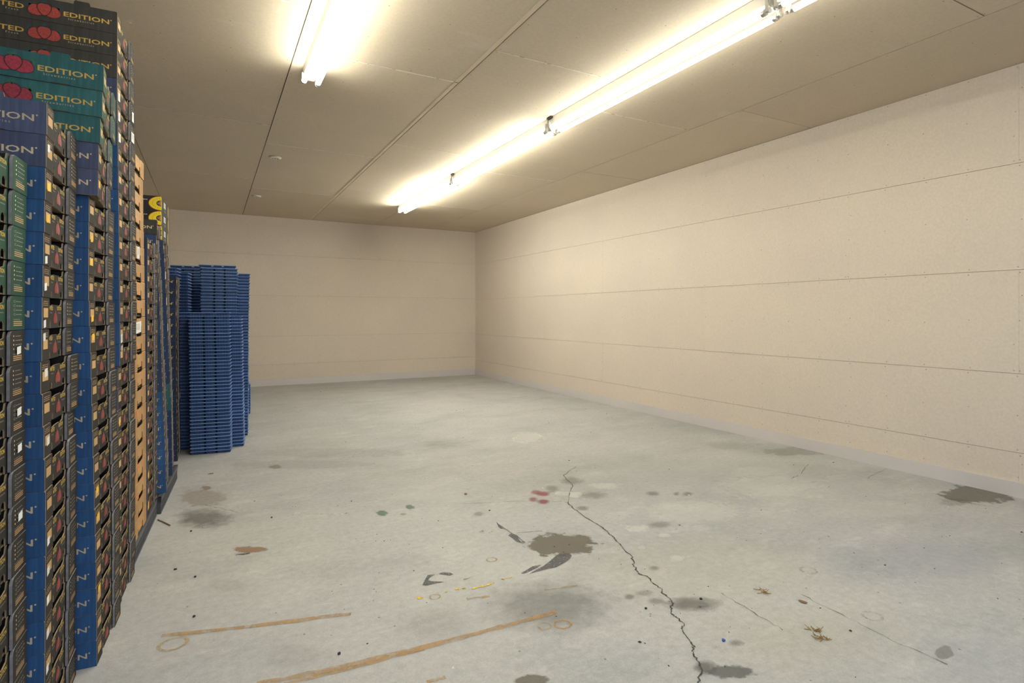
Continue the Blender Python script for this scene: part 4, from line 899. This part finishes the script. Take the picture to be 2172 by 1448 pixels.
# ---------------------------------------------------------------- lamps
def lamp_meshes():
    Ln = 2.50
    ch = MB()
    prof = [(-0.055, 0.0), (-0.055, -0.070), (-0.030, -0.092), (0.030, -0.092), (0.055, -0.070), (0.055, 0.0)]
    ch.prism(prof, lambda a, b, d: (a, -d, b), 0.0, Ln, M_ENAMEL, M_ENAMEL)
    tube = MB(); tube.cyl((0, -0.055, 0), (0, -Ln + 0.055, 0), 0.019, M_ENAMEL, 16, cap=False)
    cap = MB(); cap.cyl((0, 0, 0), (0, -0.022, 0), 0.0195, M_METAL, 14)
    cap.cyl((0.006, 0.012, 0), (0.006, 0, 0), 0.0015, M_METAL, 6); cap.cyl((-0.006, 0.012, 0), (-0.006, 0, 0), 0.0015, M_METAL, 6)
    hold = MB()
    hold.box(-0.014, 0.014, -0.010, 0.010, -0.012, 0.065, M_SOCKET)
    hold.cyl((0, -0.010, -0.008), (0, -0.022, -0.008), 0.021, M_SOCKET, 14); hold.cyl((0, 0.010, -0.008), (0, 0.016, -0.008), 0.016, M_SOCKET, 12)
    jb = MB(); jb.box(-0.080, -0.055, -0.075, 0.0, -0.014, 0.0, M_BLACKP); jb.box(-0.072, -0.057, -0.06, -0.012, -0.018, -0.014, M_BLACKP)
    endp = MB(); endp.box(-0.055, 0.055, 0.0, 0.004, -0.075, 0.0, M_ENAMEL)
    return Ln, ch.mesh('channel'), tube.mesh('tube', True), cap.mesh('tube_cap'), hold.mesh('lamp_holder'), jb.mesh('cable_entry'), endp.mesh('end_plate')
LN, ME_CH, ME_TU, ME_CAP, ME_HO, ME_JB, ME_EP = lamp_meshes()
def lamp(x, y, label, entry=True, power=1.0):
    glow = emit_mat(power); me_tube = ME_TU.copy(); me_tube.materials[0] = glow
    e = link('batten_light', None, None, (x, y, ROOM_H - 0.003), label=label, category='light', group='twin tube batten lights on the ceiling')
    link('channel', ME_CH, e)
    link('end_plate', ME_EP, e)
    if entry: link('cable_entry', ME_JB, e, (0, 0, 0))
    for sx in (-0.052, 0.052):
        t = link('tube', me_tube, e, (sx, 0, -0.118))
        a = link('tube_cap', ME_CAP, t, (0, -0.034, 0)); b = link('tube_cap', ME_CAP, t, (0, -LN + 0.034, 0), PI)
        link('lamp_holder', ME_HO, e, (sx, -0.016, -0.108)); link('lamp_holder', ME_HO, e, (sx, -LN + 0.016, -0.108), PI)
lamp(3.02, 9.80, 'farthest twin tube batten of the long ceiling light row', False, 2.4)
lamp(3.02, 7.27, 'second farthest twin tube batten of the long ceiling light row', True, 1.2)
lamp(3.02, 4.74, 'third twin tube batten of the long ceiling light row, above the room middle', True, 0.65)
lamp(3.02, 2.21, 'nearest twin tube batten of the long row, cut by the top edge', True, 0.7)
lamp(0.70, 4.69, 'twin tube batten ending alone above the carton stacks at left', False, 1.1)
lamp(0.70, 2.16, 'twin tube batten overhead, continuing the left ceiling light', True, 0.6)

# ceiling fittings
def rose(x, y, label, tilt):
    e = link('ceiling_rose', None, None, (x, y, ROOM_H - 0.0015), label=label, category='ceiling fitting')
    m = MB(); m.cyl((0, 0, 0), (0, 0, -0.010), 0.072, M_CERAMIC, 28); m.cyl((0, 0, -0.010), (0, 0, -0.018), 0.068, M_CERAMIC, 28, 0.058)
    p = m.obj('cover_plate', e)
    for k in range(3):
        h = MB(); h.cyl((-0.03 + 0.03 * k, 0.0, -0.018), (-0.03 + 0.03 * k, 0.0, -0.021), 0.007, M_BLACKP, 10); h.obj('screw_hole', e)
    return e
rose(0.71, 7.52, 'round ceiling cover plate near the carton stacks', 0)
rose(0.67, 10.11, 'small ceiling cover plate close to the end wall', 0)

# ---------------------------------------------------------------- flat print
_text_cache = {}
def text_poly(s, bold=0.0):
    key = (s, bold)
    if key in _text_cache: return _text_cache[key]
    cu = bpy.data.curves.new('t', 'FONT'); cu.body = s; cu.size = 1.0; cu.resolution_u = 2; cu.offset = bold
    o = bpy.data.objects.new('t', cu); COL.objects.link(o)
    dg = bpy.context.evaluated_depsgraph_get(); dg.update()
    me = bpy.data.meshes.new_from_object(o.evaluated_get(dg))
    v = [(p.co.x, p.co.y) for p in me.vertices]; f = [tuple(p.vertices) for p in me.polygons]
    x0 = min(p[0] for p in v); x1 = max(p[0] for p in v); y0 = min(p[1] for p in v); y1 = max(p[1] for p in v)
    v = [((p[0] - x0) / (x1 - x0), (p[1] - y0) / (y1 - y0)) for p in v]
    COL.objects.unlink(o); bpy.data.objects.remove(o); bpy.data.meshes.remove(me); bpy.data.curves.remove(cu)
    _text_cache[key] = (v, f)
    return v, f

class Print:
    """flat ink: 2-D shapes in layers a fraction of a millimetre apart, mapped on a panel"""
    def __init__(s, fn): s.mb = MB(); s.fn = fn
    def poly(s, pts, m, layer=0): s.mb.face([s.fn(a, b, 0.0004 + layer * 0.00025) for a, b in pts], m)
    def rect(s, a0, a1, b0, b1, m, layer=0): s.poly([(a0, b0), (a1, b0), (a1, b1), (a0, b1)], m, layer)
    def text(s, t, a0, a1, b0, b1, m, bold=0.0, layer=0):
        v, f = text_poly(t, bold); base = len(s.mb.v); i = s.mb.slot(m)
        s.mb.v += [s.fn(a0 + (a1 - a0) * p[0], b0 + (b1 - b0) * p[1], 0.0004 + layer * 0.00025) for p in v]
        for q in f: s.mb.f.append(tuple(base + j for j in q)); s.mb.mi.append(i)
    def oval(s, ca, cb, ra, rb, m, n=24, layer=0, a0=0.0, a1=2 * PI):
        full = abs(a1 - a0 - 2 * PI) < 1e-6
        s.poly([(ca + ra * math.cos(a0 + (a1 - a0) * k / n), cb + rb * math.sin(a0 + (a1 - a0) * k / n)) for k in range(n if full else n + 1)], m, layer)
    def berry(s, ca, cb, w, h, ang, m, layer=0):
        pts = []
        for k in range(26):
            t = 2 * PI * k / 26
            y = math.cos(t) * 0.5 * h
            x = -math.sin(t) * w * 0.5 * (1.0 + 0.34 * math.cos(t))
            pts.append((ca + x * math.cos(ang) - y * math.sin(ang), cb + x * math.sin(ang) + y * math.cos(ang)))
        s.poly(pts, m, layer)
    def leaves(s, ca, cb, r, ang, m, layer=0, n=6, spread=2.4):
        for k in range(n):
            a = ang + (k / (n - 1) - 0.5) * spread; q = r * (0.8 + 0.35 * ((k * 7) % 3) / 2)
            s.poly([(ca + math.cos(a + 1.6) * r * .16, cb + math.sin(a + 1.6) * r * .16), (ca + math.cos(a - 1.6) * r * .16, cb + math.sin(a - 1.6) * r * .16), (ca + math.cos(a) * q, cb + math.sin(a) * q)], m, layer)

L, W, HB = 0.556, 0.434, 0.1046
T = 0.004
YA, YB = -W / 2 + 0.21 * W, -W / 2 + 0.71 * W
def fn_front(a, b, d): return (a, -W / 2 - d, b)
def fn_end(off): return lambda a, b, d: (L / 2 + off + d, a, b)

def long_side_mesh(key, tab, h=HB):
    m = MB(); o = []
    def notch(x0, x1): return [(x0, 0.0), (x0 + 0.002, 0.0032), (x1 - 0.002, 0.0032), (x1, 0.0)]
    o += [(-L / 2, 0)] + notch(-L / 2 + 0.105, -L / 2 + 0.17) + notch(L / 2 - 0.17, L / 2 - 0.105) + [(L / 2, 0), (L / 2, h - 0.004), (L / 2 - 0.004, h)]
    if tab:
        o += [(L / 2 - 0.105, h), (L / 2 - 0.108, h + 0.013), (L / 2 - 0.112, h + 0.017), (L / 2 - 0.163, h + 0.017), (L / 2 - 0.168, h + 0.013), (L / 2 - 0.17, h)]
        o += [(-L / 2 + 0.17, h), (-L / 2 + 0.168, h + 0.013), (-L / 2 + 0.112, h + 0.017), (-L / 2 + 0.105, h)]
    o += [(-L / 2 + 0.004, h), (-L / 2, h - 0.004)]
    m.prism(o, fn_front, -T, 0.0, CARD[key], M_EDGE)
    return m.mesh('long_side')
def end_panel_mesh(key, h=HB):
    m = MB()
    def arch(c, w, hh): return [(c - w / 2, 0), (c - w / 2, hh * .6), (c - w / 2 * .6, hh * .95), (c + w / 2 * .5, hh), (c + w / 2, hh * .7), (c + w / 2, 0)]
    o = [(YA, 0)] + arch(YA + 0.030, 0.034, 0.029) + arch(YB - 0.034, 0.036, 0.029) + [(YB, 0), (YB, h - 0.002), (YB - 0.010, h - 0.003), (YB - 0.018, h - 0.021), (YB - 0.05, h - 0.027), (YB - 0.075, h - 0.023), (YA + 0.08, h - 0.023), (YA + 0.05, h - 0.027), (YA + 0.010, h - 0.022), (YA + 0.003, h - 0.003), (YA, h - 0.002)]
    m.prism(o, fn_end(-0.005), -T, 0.0, ENDC[key], M_EDGE)
    return m.mesh('end_panel')
def near_flap_mesh(key, h=HB):
    m = MB(); o = [(-W / 2 + T, 0.0005), (YA + 0.006, 0.0005), (YA + 0.006, h - 0.008), (YA + 0.002, h - 0.0015), (-W / 2 + T, h - 0.0008)]
    m.prism(o, fn_end(-0.004), -0.001, 0.004, ENDC[key], M_EDGE); return m.mesh('end_flap')
def far_flap_mesh(key, h=HB):
    m = MB(); o = [(YB - 0.002, 0.0005), (W / 2, 0.0005), (W / 2, h - 0.001), (YB + 0.016, h - 0.001), (YB + 0.005, h - 0.006), (YB - 0.002, h - 0.018)]
    m.prism(o, fn_end(-0.003), 0.0, 0.008, ENDC[key], M_EDGE_DAYLIT); return m.mesh('end_flap')
def body_mesh(key, h=HB):
    m = MB()
    m.box(-L / 2, L / 2 - 0.010, -W / 2 + T, W / 2, 0.0008, 0.005, M_INNER)
    m.box(-L / 2, L / 2 - 0.006, W / 2 - T, W / 2, 0.005, h - 0.0006, CARD[key])
    m.box(-L / 2, -L / 2 + T, -W / 2 + T, W / 2 - T, 0.005, h - 0.0006, CARD[key])
    # folded corner posts inside the open end
    m.box(L / 2 - 0.05, L / 2 - 0.0095, YB - 0.004, W / 2 - T, 0.005, h - 0.003, ENDC['black'])
    m.box(L / 2 - 0.02, L / 2 - 0.0095, -W / 2 + T, YA, 0.005, h - 0.003, M_INNER)
    return m.mesh('tray_body')

def front_letter_mesh(ink, small):
    p = Print(fn_front); r = L / 2; h = HB
    p.text('EDITION', r - 0.207, r - 0.032, h * .365, h * .575, ink, 0.018)
    p.oval(r - 0.025, h * .56, 0.0028, 0.0028, ink, 10)
    p.text('S t r a w b e r r i e s', r - 0.190, r - 0.092, h * .235, h * .315, small)
    return p.mb.mesh('lettering')
def front_letter_left_mesh(ink, small):
    p = Print(fn_front); r = L / 2; h = HB
    p.text('LIMITED', -r + 0.035, -r + 0.205, h * .365, h * .575, ink, 0.018)
    p.text('F r e s h', -r + 0.14, -r + 0.185, h * .235, h * .315, small)
    return p.mb.mesh('lettering')
def front_berry_mesh(red, leaf):
    p = Print(fn_front); h = HB
    p.leaves(0.0, h * .76, 0.020, PI / 2, leaf, 0)
    p.leaves(-0.050, h * .60, 0.022, 2.6, leaf, 0); p.leaves(0.050, h * .60, 0.022, 0.5, leaf, 0)
    for x, y, a in ((-0.032, h * .40, 0.95), (0.032, h * .40, -0.95)):
        p.berry(x, y, 0.050, 0.058, a, M_OUTLINE, 1); p.berry(x, y, 0.046, 0.054, a, red, 2)
    p.berry(0, h * .50, 0.054, 0.062, 0.0, M_OUTLINE, 3); p.berry(0, h * .50, 0.047, 0.055, 0.0, red, 4)
    p.leaves(0.0, h * .76, 0.015, PI / 2, leaf, 5, 5, 3.4)
    return p.mb.mesh('berry_picture')
def end_letter_mesh(ink, which):
    p = Print(fn_end(-0.005)); h = HB
    if which == 0:
        p.text('LIMITED', YA + 0.012, YA + 0.075, h * .60, h * .73, ink, 0.02); p.text('Fresh', YA + 0.035, YA + 0.060, h * .49, h * .54, M_GREYTXT)
    else:
        p.text('EDITION', YB - 0.082, YB - 0.018, h * .60, h * .73, ink, 0.02); p.text('Strawberries', YB - 0.066, YB - 0.022, h * .49, h * .54, M_GREYTXT)
    return p.mb.mesh('lettering')
def end_berry_mesh(red):
    p = Print(fn_end(-0.005)); c = (YA + YB) / 2; h = HB
    p.leaves(c, h * .57, 0.010, PI / 2, M_LEAFD, 0)
    p.berry(c - 0.014, h * .34, 0.026, 0.040, PI - 0.30, M_REDD, 1); p.berry(c + 0.014, h * .34, 0.026, 0.040, PI + 0.30, M_REDD, 1)
    p.berry(c - 0.014, h * .34, 0.024, 0.038, PI - 0.30, red, 2); p.berry(c + 0.014, h * .34, 0.024, 0.038, PI + 0.30, red, 2)
    p.berry(c, h * .38, 0.026, 0.046, PI, M_REDD, 3); p.berry(c, h * .38, 0.024, 0.043, PI, red, 4)
    return p.mb.mesh('berry_picture')
def near_print_mesh(patch=True):
    p = Print(fn_end(0.0)); h = HB; y0 = -W / 2 + 0.014; r = random.Random(2)
    for k, z in enumerate((.86, .80, .74)):
        a = y0 + (0.006 if k == 0 else 0.0)
        while a < YA - 0.018:
            q = r.uniform(0.004, 0.012); p.rect(a, min(a + q, YA - 0.016), h * z, h * (z + .022), M_TAN); a += q + 0.004
    if patch: p.rect(y0 + 0.004, YA - 0.016, h * .36, h * .66, M_TAN)
    return p.mb.mesh('small_print')
def far_print_mesh(style):
    p = Print(fn_end(0.005)); h = HB; y0 = YB + 0.024; r = random.Random(4)
    for k in range(4):
        z = .82 - k * .125
        p.oval(y0 + 0.004, h * (z + .02), 0.0038, 0.0030, M_CREAM, 8) if style == 0 else p.text('C', y0, y0 + 0.016, h * (z - .02), h * (z + .05), M_GREYTXT)
        a = y0 + 0.020
        for q in range(4):
            b = r.uniform(0.006, 0.016); p.rect(a, a + b, h * z, h * (z + .022), M_GREYTXT); a += b + 0.004
    p.text('Strawberries', y0, y0 + 0.055, h * .29, h * .34, M_GREYTXT)
    for k in range(3): p.rect(y0, y0 + 0.075, h * (.235 - k * .055), h * (.262 - k * .055), M_TAN)
    return p.mb.mesh('small_print')

# kraft cartons
def kraft_end_mesh():
    m = MB(); h = HB
    c0, c1 = -W / 2 + 0.30 * W, -W / 2 + 0.74 * W
    o = [(-W / 2 + T, 0), (c0, 0), (c0, 0.012), (c0 + 0.004, 0.040), (c0 + 0.020, 0.042), (c0 + 0.026, 0.020), (c1 - 0.050, 0.020), (c1 - 0.046, 0.044), (c1 - 0.030, 0.052), (c1 - 0.014, 0.044), (c1 - 0.010, 0.012), (c1, 0.010), (c1, 0), (W / 2, 0),
         (W / 2, h - 0.001), (c1, h - 0.001), (c1 - 0.01, h - 0.010), (c0 + 0.01, h - 0.010), (c0, h - 0.001), (-W / 2 + T, h - 0.001)]
    m.prism(o, fn_end(-0.004), -0.001, 0.004, CARD['kraft'], CARD['kraft']); return m.mesh('end_panel')
def kraft_print_mesh(which):
    p = Print(fn_end(0.0)); h = HB; r = random.Random(8 + which)
    if which < 2:
        y0, y1 = ((-W / 2 + 0.02, -W / 2 + 0.105), (W / 2 - 0.095, W / 2 - 0.018))[which]; z = .86
        while z > .12:
            a = y0
            while a < y1:
                b = r.uniform(0.006, 0.022); p.rect(a, min(a + b, y1), h * z, h * (z + .03), M_BROWNTXT if r.random() < .5 else M_TAN2); a += b + 0.006
            z -= .105
    else:
        c = -W / 2 + 0.47 * W
        p.rect(c - 0.035, c + 0.035, h * .62, h * .66, M_GREYTXT); p.rect(c - 0.030, c + 0.030, h * .70, h * .80, M_GREYTXT); p.rect(c - 0.018, c + 0.018, h * .72, h * .78, CARD['kraft'], 1)
    return p.mb.mesh('small_print')

# cartons with the round yellow sticker
HS = 0.118
def sun_print_meshes():
    p = Print(fn_front); h = HS; c = L / 2; cb = h * .50
    p.oval(c, cb, 0.088, 0.0575, M_SUNR, 20, 0, PI / 2, 3 * PI / 2)
    p.oval(c, cb, 0.084, 0.0545, M_SUNY, 20, 1, PI / 2, 3 * PI / 2)
    p.oval(c, cb, 0.034, 0.024, M_DARKTXT, 14, 2, PI / 2, 3 * PI / 2)
    p.oval(c, cb, 0.016, 0.013, M_SUNO, 12, 3, PI / 2, 3 * PI / 2)
    for k in range(5):
        a = PI / 2 + PI * (k + .5) / 5
        p.poly([(c + math.cos(a - .16) * .018, cb + math.sin(a - .16) * .014), (c + math.cos(a) * .033, cb + math.sin(a) * .023), (c + math.cos(a + .16) * .018, cb + math.sin(a + .16) * .014)], M_SUNO if k % 2 else M_WHITE, 4)
    for k in range(9):
        a = PI / 2 + PI * (k + .7) / 10; x, y = c + math.cos(a) * 0.060, cb + math.sin(a) * 0.040
        p.rect(x - 0.003, x + 0.003, y - 0.003, y + 0.003, M_TAN, 2)
    sun = p.mb.mesh('round_sticker')
    q = Print(fn_front); r = random.Random(6); a = L / 2 - 0.26
    while a < L / 2 - 0.10:
        b = r.uniform(0.006, 0.014); q.rect(a, a + b, h * .70, h * .735, M_WHITE); a += b + 0.0025
    line = q.mb.mesh('lettering')
    s = Print(fn_end(0.0))
    s.oval(-W / 2, cb, 0.030, 0.0545, M_SUNY, 16, 0, -PI / 2, PI / 2)
    s.oval(W / 2, cb, 0.030, 0.0545, M_SUNY, 16, 0, PI / 2, 3 * PI / 2)
    es = s.mb.mesh('round_sticker')
    w = Print(fn_end(0.0)); w.rect(-0.065, 0.045, h * .42, h * .82, M_WHITE)
    for k in range(7): w.rect(-0.05 + k * .012, -0.046 + k * .012 , h * .48, h * .74, M_GREYTXT, 1)
    w.rect(-0.03, 0.06, h * .18, h * .23, M_GREYTXT); w.rect(-0.02, 0.04, h * .28, h * .32, M_GREYTXT)
    lb_ = w.mb.mesh('label_sticker')
    return sun, line, es, lb_
def plain_end_mesh(h, key):
    m = MB(); o = [(-W / 2 + T, 0), (W / 2, 0), (W / 2, h - 0.001), (-W / 2 + T, h - 0.001)]
    m.prism(o, fn_end(-0.004), -0.001, 0.004, ENDC[key], M_EDGE); return m.mesh('end_panel')

ME = {}
def get(key, fn):
    if key not in ME: ME[key] = fn()
    return ME[key]
_ones = ['', 'first', 'second', 'third', 'fourth', 'fifth', 'sixth', 'seventh', 'eighth', 'ninth', 'tenth', 'eleventh', 'twelfth', 'thirteenth', 'fourteenth', 'fifteenth', 'sixteenth', 'seventeenth', 'eighteenth', 'nineteenth']
_tens = {2: ('twentieth', 'twenty'), 3: ('thirtieth', 'thirty'), 4: ('fortieth', 'forty'), 5: ('fiftieth', 'fifty')}
def ordinal(n):
    if n < 20: return _ones[n]
    t, u = divmod(n, 10)
    return _tens[t][0] if u == 0 else _tens[t][1] + '-' + _ones[u]
def nth(n): return 'topmost' if n == 1 else ordinal(n) + ' from top'
SDESC = {'A': 'nearest stack', 'B': 'second nearest stack', 'C': 'third nearest stack', 'D': 'tallest stack', 'E': 'kraft stack', 'F': 'stack just behind the kraft one',
         'G': 'second stack behind the kraft one', 'H': 'stack below the yellow stickers', 'S': 'yellow sticker stack', 'I': 'last stack before the trays'}
FWORD = {'blue': 'blue-sided', 'slate': 'slate-blue-sided', 'teal': 'skylit-teal', 'black': 'all-black', 'night': 'skylit-dark-blue', 'navy': 'skylit-navy'}
CARTONS = {}
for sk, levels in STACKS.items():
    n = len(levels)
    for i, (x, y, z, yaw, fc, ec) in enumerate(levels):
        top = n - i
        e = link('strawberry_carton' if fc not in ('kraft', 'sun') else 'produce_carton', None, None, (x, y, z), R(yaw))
        e['category'] = 'carton'; e['group'] = 'cartons in ' + SDESC[sk]
        if fc == 'kraft': kind = 'plain brown kraft carton'
        elif fc == 'sun': kind = 'black carton with round yellow sticker'
        else: kind = FWORD[fc] + ' strawberry carton'
        if fc not in ('kraft', 'sun') and ec == 'green': kind = FWORD[fc] + ' carton with green end'
        if sk == 'A' or (sk == 'D' and top > 3): kind = ec + '-ended strawberry carton'
        e['label'] = kind + ', ' + nth(top) + ', ' + SDESC[sk]
        CARTONS[(sk, i)] = e
        if fc == 'kraft':
            link('tray_body', get('body_kraft', lambda: body_mesh('kraft')), e)
            link('long_side', get('front_kraft', lambda: long_side_mesh('kraft', False)), e)
            ep = link('end_panel', get('end_kraft', kraft_end_mesh), e); [link('small_print', get('kprint%d' % q, lambda: kraft_print_mesh(q)), ep) for q in range(3)]
            continue
        if fc == 'sun':
            if 'sun' not in ME: ME['sun'] = sun_print_meshes()
            link('tray_body', get('body_sun', lambda: body_mesh('sun', HS)), e)
            ls = link('long_side', get('front_sun', lambda: long_side_mesh('sun', False, HS)), e)
            link('round_sticker', ME['sun'][0], ls); link('lettering', ME['sun'][1], ls)
            ep = link('end_panel', get('end_sun', lambda: plain_end_mesh(HS, 'sun')), e)
            link('round_sticker', ME['sun'][2], ep); link('label_sticker', ME['sun'][3], ep)
            continue
        tab = top == 1
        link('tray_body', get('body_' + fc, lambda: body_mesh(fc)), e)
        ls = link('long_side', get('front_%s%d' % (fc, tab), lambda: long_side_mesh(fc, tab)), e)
        ink = {'blue': M_CREAM, 'slate': M_CREAM, 'teal': M_GOLD, 'black': M_GOLD, 'night': M_YELLOWTXT, 'navy': M_CREAM}[fc]
        if sk == 'G' and top == 1: ink = M_CREAM
        link('lettering', get('flet_' + ink.name, lambda: front_letter_mesh(ink, M_CREAM)), ls)
        link('lettering', get('flel_' + ink.name, lambda: front_letter_left_mesh(ink, M_CREAM)), ls)
        red, leaf = (M_CRIMSON, M_LEAF) if fc == 'teal' else (M_RED, M_LEAFD)
        link('berry_picture', get('fber_' + red.name, lambda: front_berry_mesh(red, leaf)), ls)
        ep = link('end_panel', get('end_' + ec, lambda: end_panel_mesh(ec)), e)
        link('lettering', get('elet0', lambda: end_letter_mesh(M_OLIVE, 0)), ep); link('lettering', get('elet1', lambda: end_letter_mesh(M_OLIVE, 1)), ep); link('berry_picture', get('eber', lambda: end_berry_mesh(M_REDE)), ep)
        nf = link('end_flap', get('nflap_' + ec, lambda: near_flap_mesh(ec)), e); link('small_print', get('nprint', near_print_mesh), nf)
        ff = link('end_flap', get('fflap_' + ec, lambda: far_flap_mesh(ec)), e)
        st = 1 if (i * 7 + ord(sk)) % 5 < 2 else 0
        link('small_print', get('fprint%d' % st, lambda: far_print_mesh(st)), ff)
STC = {'w': M_WHITE, 'y': M_YELLOW, 'o': M_ORANGE_DOT}
for (sk, i, yf, zf, w, h, c, off) in STICKERS:
    e = CARTONS.get((sk, i))
    if e is None: continue
    yc = -W / 2 + yf * W; zc = zf * HB; x0 = L / 2 + off
    m = MB(); sk_ = 0.12 * h
    pts = [(yc - w / 2, zc - h / 2), (yc + w / 2, zc - h / 2 + sk_), (yc + w / 2, zc + h / 2), (yc - w / 2, zc + h / 2 - sk_)]
    m.prism(pts, lambda a, b, d: (x0 + d, a, b), 0.0006, 0.0012 if h < .1 else 0.0020, STC[c], STC[c])
    if c == 'w' and h > 0.03:
        q = 6
        for k in range(q):
            zz = zc + h * (0.25 - 0.5 * k / q)
            m.face([(x0 + (0.0016 if h < .1 else 0.0024), yc - w * .3, zz), (x0 + (0.0016 if h < .1 else 0.0024), yc + w * .3, zz), (x0 + (0.0016 if h < .1 else 0.0024), yc + w * .3, zz + h * .03), (x0 + (0.0016 if h < .1 else 0.0024), yc - w * .3, zz + h * .03)], M_GREYTXT)
    m.obj('label_sticker', e)

# ---------------------------------------------------------------- blue nesting trays
TW, TD, TH = 0.37, 0.225, 0.0350
def tray_parts():
    b = MB(); M = M_TRAY_SHADED
    zt = TH - 0.006; zf = 0.0
    ix, iy = TW / 2 - 0.019, TD / 2 - 0.019       # wall plane, well inside the rim
    th = 0.0015
    def side(axis, sgn, half, p, n, holes):
        step = 2 * half / n
        for k in range(n):
            a0 = -half + k * step; a1 = a0 + step
            rows = ((zf, zf + 0.003),) if k in holes else ((zf, zt),)
            for z0, z1 in rows:
                if axis == 'y': b.box(a0, a1, *sorted((sgn * p, sgn * (p - th))), z0, z1, M)
                else: b.box(*sorted((sgn * p, sgn * (p - th))), a0, a1, z0, z1, M)
            if k in holes:
                c = (a0 + a1) / 2; q = step * .14
                if axis == 'y': b.box(c - q, c + q, *sorted((sgn * p, sgn * (p - th))), zt - 0.016, zt - 0.006, M)
        for k in range(n + 1):
            a = -half + k * step; w = 0.0026
            if axis == 'y': b.box(a - w, a + w, *sorted((sgn * p, sgn * (p + 0.011))), zf, zt, M)
            else: b.box(*sorted((sgn * p, sgn * (p + 0.011))), a - w, a + w, zf, zt, M)
    side('y', -1, ix, iy, 13, (4, 8)); side('y', 1, ix, iy, 13, ())
    side('x', 1, iy, ix, 8, ()); side('x', -1, iy, ix, 8, ())
    b.box(-ix, ix, -iy, iy, 0.0, 0.002, M)
    r = MB(); o = (TW / 2, TD / 2); i = (ix - 0.001, iy - 0.001); M = M_RIM_LIT
    for s in (-1, 1):
        r.box(-o[0], o[0], *sorted((s * o[1], s * i[1])), zt, TH, M); r.box(*sorted((s * o[0], s * i[0])), -i[1], i[1], zt, TH, M)
        r.box(-o[0], o[0], *sorted((s * o[1], s * (o[1] - 0.002))), zt - 0.002, zt, M); r.box(*sorted((s * o[0], s * (o[0] - 0.002))), -i[1], i[1], zt - 0.002, zt, M)
    return b, r
MB_TW, MB_TR = tray_parts()
ME_TW, ME_TR = MB_TW.mesh('tray_wall'), MB_TR.mesh('tray_rim')
TDESC = {'front': 'front stack', 'front_left': 'stack left of the front one', 'second': 'stack right behind the front one', 'tall': 'tall middle stack',
         'tall_left': 'narrow stack left of the tall middle one', 'tall_rear': 'rightmost tall stack', 'far': 'shadowed far left stack', 'far_left': 'stack behind the navy cartons', 'last': 'rearmost low stack'}
HIDDEN = {'tall': 37, 'tall_left': 38, 'far': 37, 'far_left': 46}     # trays that stand wholly behind others
for key, levels in TRAYS.items():
    n = len(levels); hid = HIDDEN.get(key, 0)
    for i, (x, y, z, yaw, tilt) in enumerate(levels):
        if i < hid: continue
        e = link('plastic_tray', None, None, (x, y, z), R(yaw))
        e['label'] = 'blue plastic tray, ' + nth(n - i) + ', ' + TDESC[key]
        e['category'] = 'tray'; e['group'] = 'blue trays in the ' + TDESC[key]
        link('tray_wall', ME_TW, e); link('tray_rim', ME_TR, e)
    if hid:
        pile = MB(); x0, y0 = levels[0][0], levels[0][1]
        for (x, y, z, yaw, tilt) in levels[:hid]:
            c, s_ = math.cos(R(yaw)), math.sin(R(yaw))
            for src in (MB_TW, MB_TR):
                bs = len(pile.v); sl_ = [pile.slot(m_) for m_ in src.mats]
                pile.v += [(x - x0 + p[0] * c - p[1] * s_, y - y0 + p[0] * s_ + p[1] * c, z + p[2]) for p in src.v]
                pile.f += [tuple(bs + j for j in q) for q in src.f]; pile.mi += [sl_[j] for j in src.mi]
        pile.obj('plastic_tray_pile', None, (x0, y0, 0), kind='stuff', label='lower blue trays hidden in the ' + TDESC[key], category='tray pile')

# ---------------------------------------------------------------- black pallets
for k, (a, b) in enumerate(PALLETS):
    A = Vector((*a, 0)); B = Vector((*b, 0)); d = (B - A); ln = d.length
    e = link('pallet', None, None, A, math.atan2(d.y, d.x) - PI / 2)
    e['label'] = ['black slotted plastic pallet under the kraft cartons', 'black slotted plastic pallet under the stack with yellow stickers'][k]
    e['category'] = 'pallet'; e['group'] = 'black pallets under the stacks'
    DW = 1.0; z0, z1 = 0.085, 0.119
    f_ = MB()
    for x0, x1 in ((-0.022, 0.0), (-0.155, -0.125), (-0.50, -0.42), (-DW, -DW + 0.06)): f_.box(x0, x1, 0, ln, z0, z1, M_PALLET)
    f_.box(-DW, 0, 0, 0.02, z0, z1, M_PALLET); f_.box(-DW, 0, ln - 0.02, ln, z0, z1, M_PALLET)
    f_.obj('deck_frame', e)
    sk_ = MB(); sk_.box(-0.020, -0.002, 0.004, ln - 0.004, 0.0, 0.012, M_PALLET); sk_.box(-0.020, -0.004, 0.004, ln - 0.004, 0.046, 0.055, M_PALLET); sk_.box(-0.062, -0.056, 0.004, ln - 0.004, 0.0, z0, M_BLACKP); sk_.box(-DW + 0.004, -DW + 0.05, 0.004, ln - 0.004, 0, z0, M_PALLET); sk_.box(-0.55, -0.40, 0.004, ln - 0.004, 0, z0, M_PALLET)
    sk_.obj('skirt', e)
    rb = MB(); rb.box(-0.030, -0.003, -0.006, 0.006, 0.012, z0, M_PALLET); mr = rb.mesh('rib'); nr = int((ln - 0.02) / 0.028)
    for j in range(nr): link('rib', mr, e, (0, 0.012 + j * (ln - 0.024) / (nr - 1), 0))
    sl = MB(); sl.box(-DW + 0.06, -0.022, -0.007, 0.007, 0.095, 0.1165, M_PALLET); ms = sl.mesh('slat')
    ns = int((ln - 0.06) / 0.030)
    for j in range(ns): link('slat', ms, e, (0, 0.035 + j * (ln - 0.07) / (ns - 1), 0))
    pl = MB(); pl.box(-DW + 0.05, -0.018, 0.02, ln - 0.02, 0.030, 0.036, M_PALLET); pl.obj('lower_deck', e)
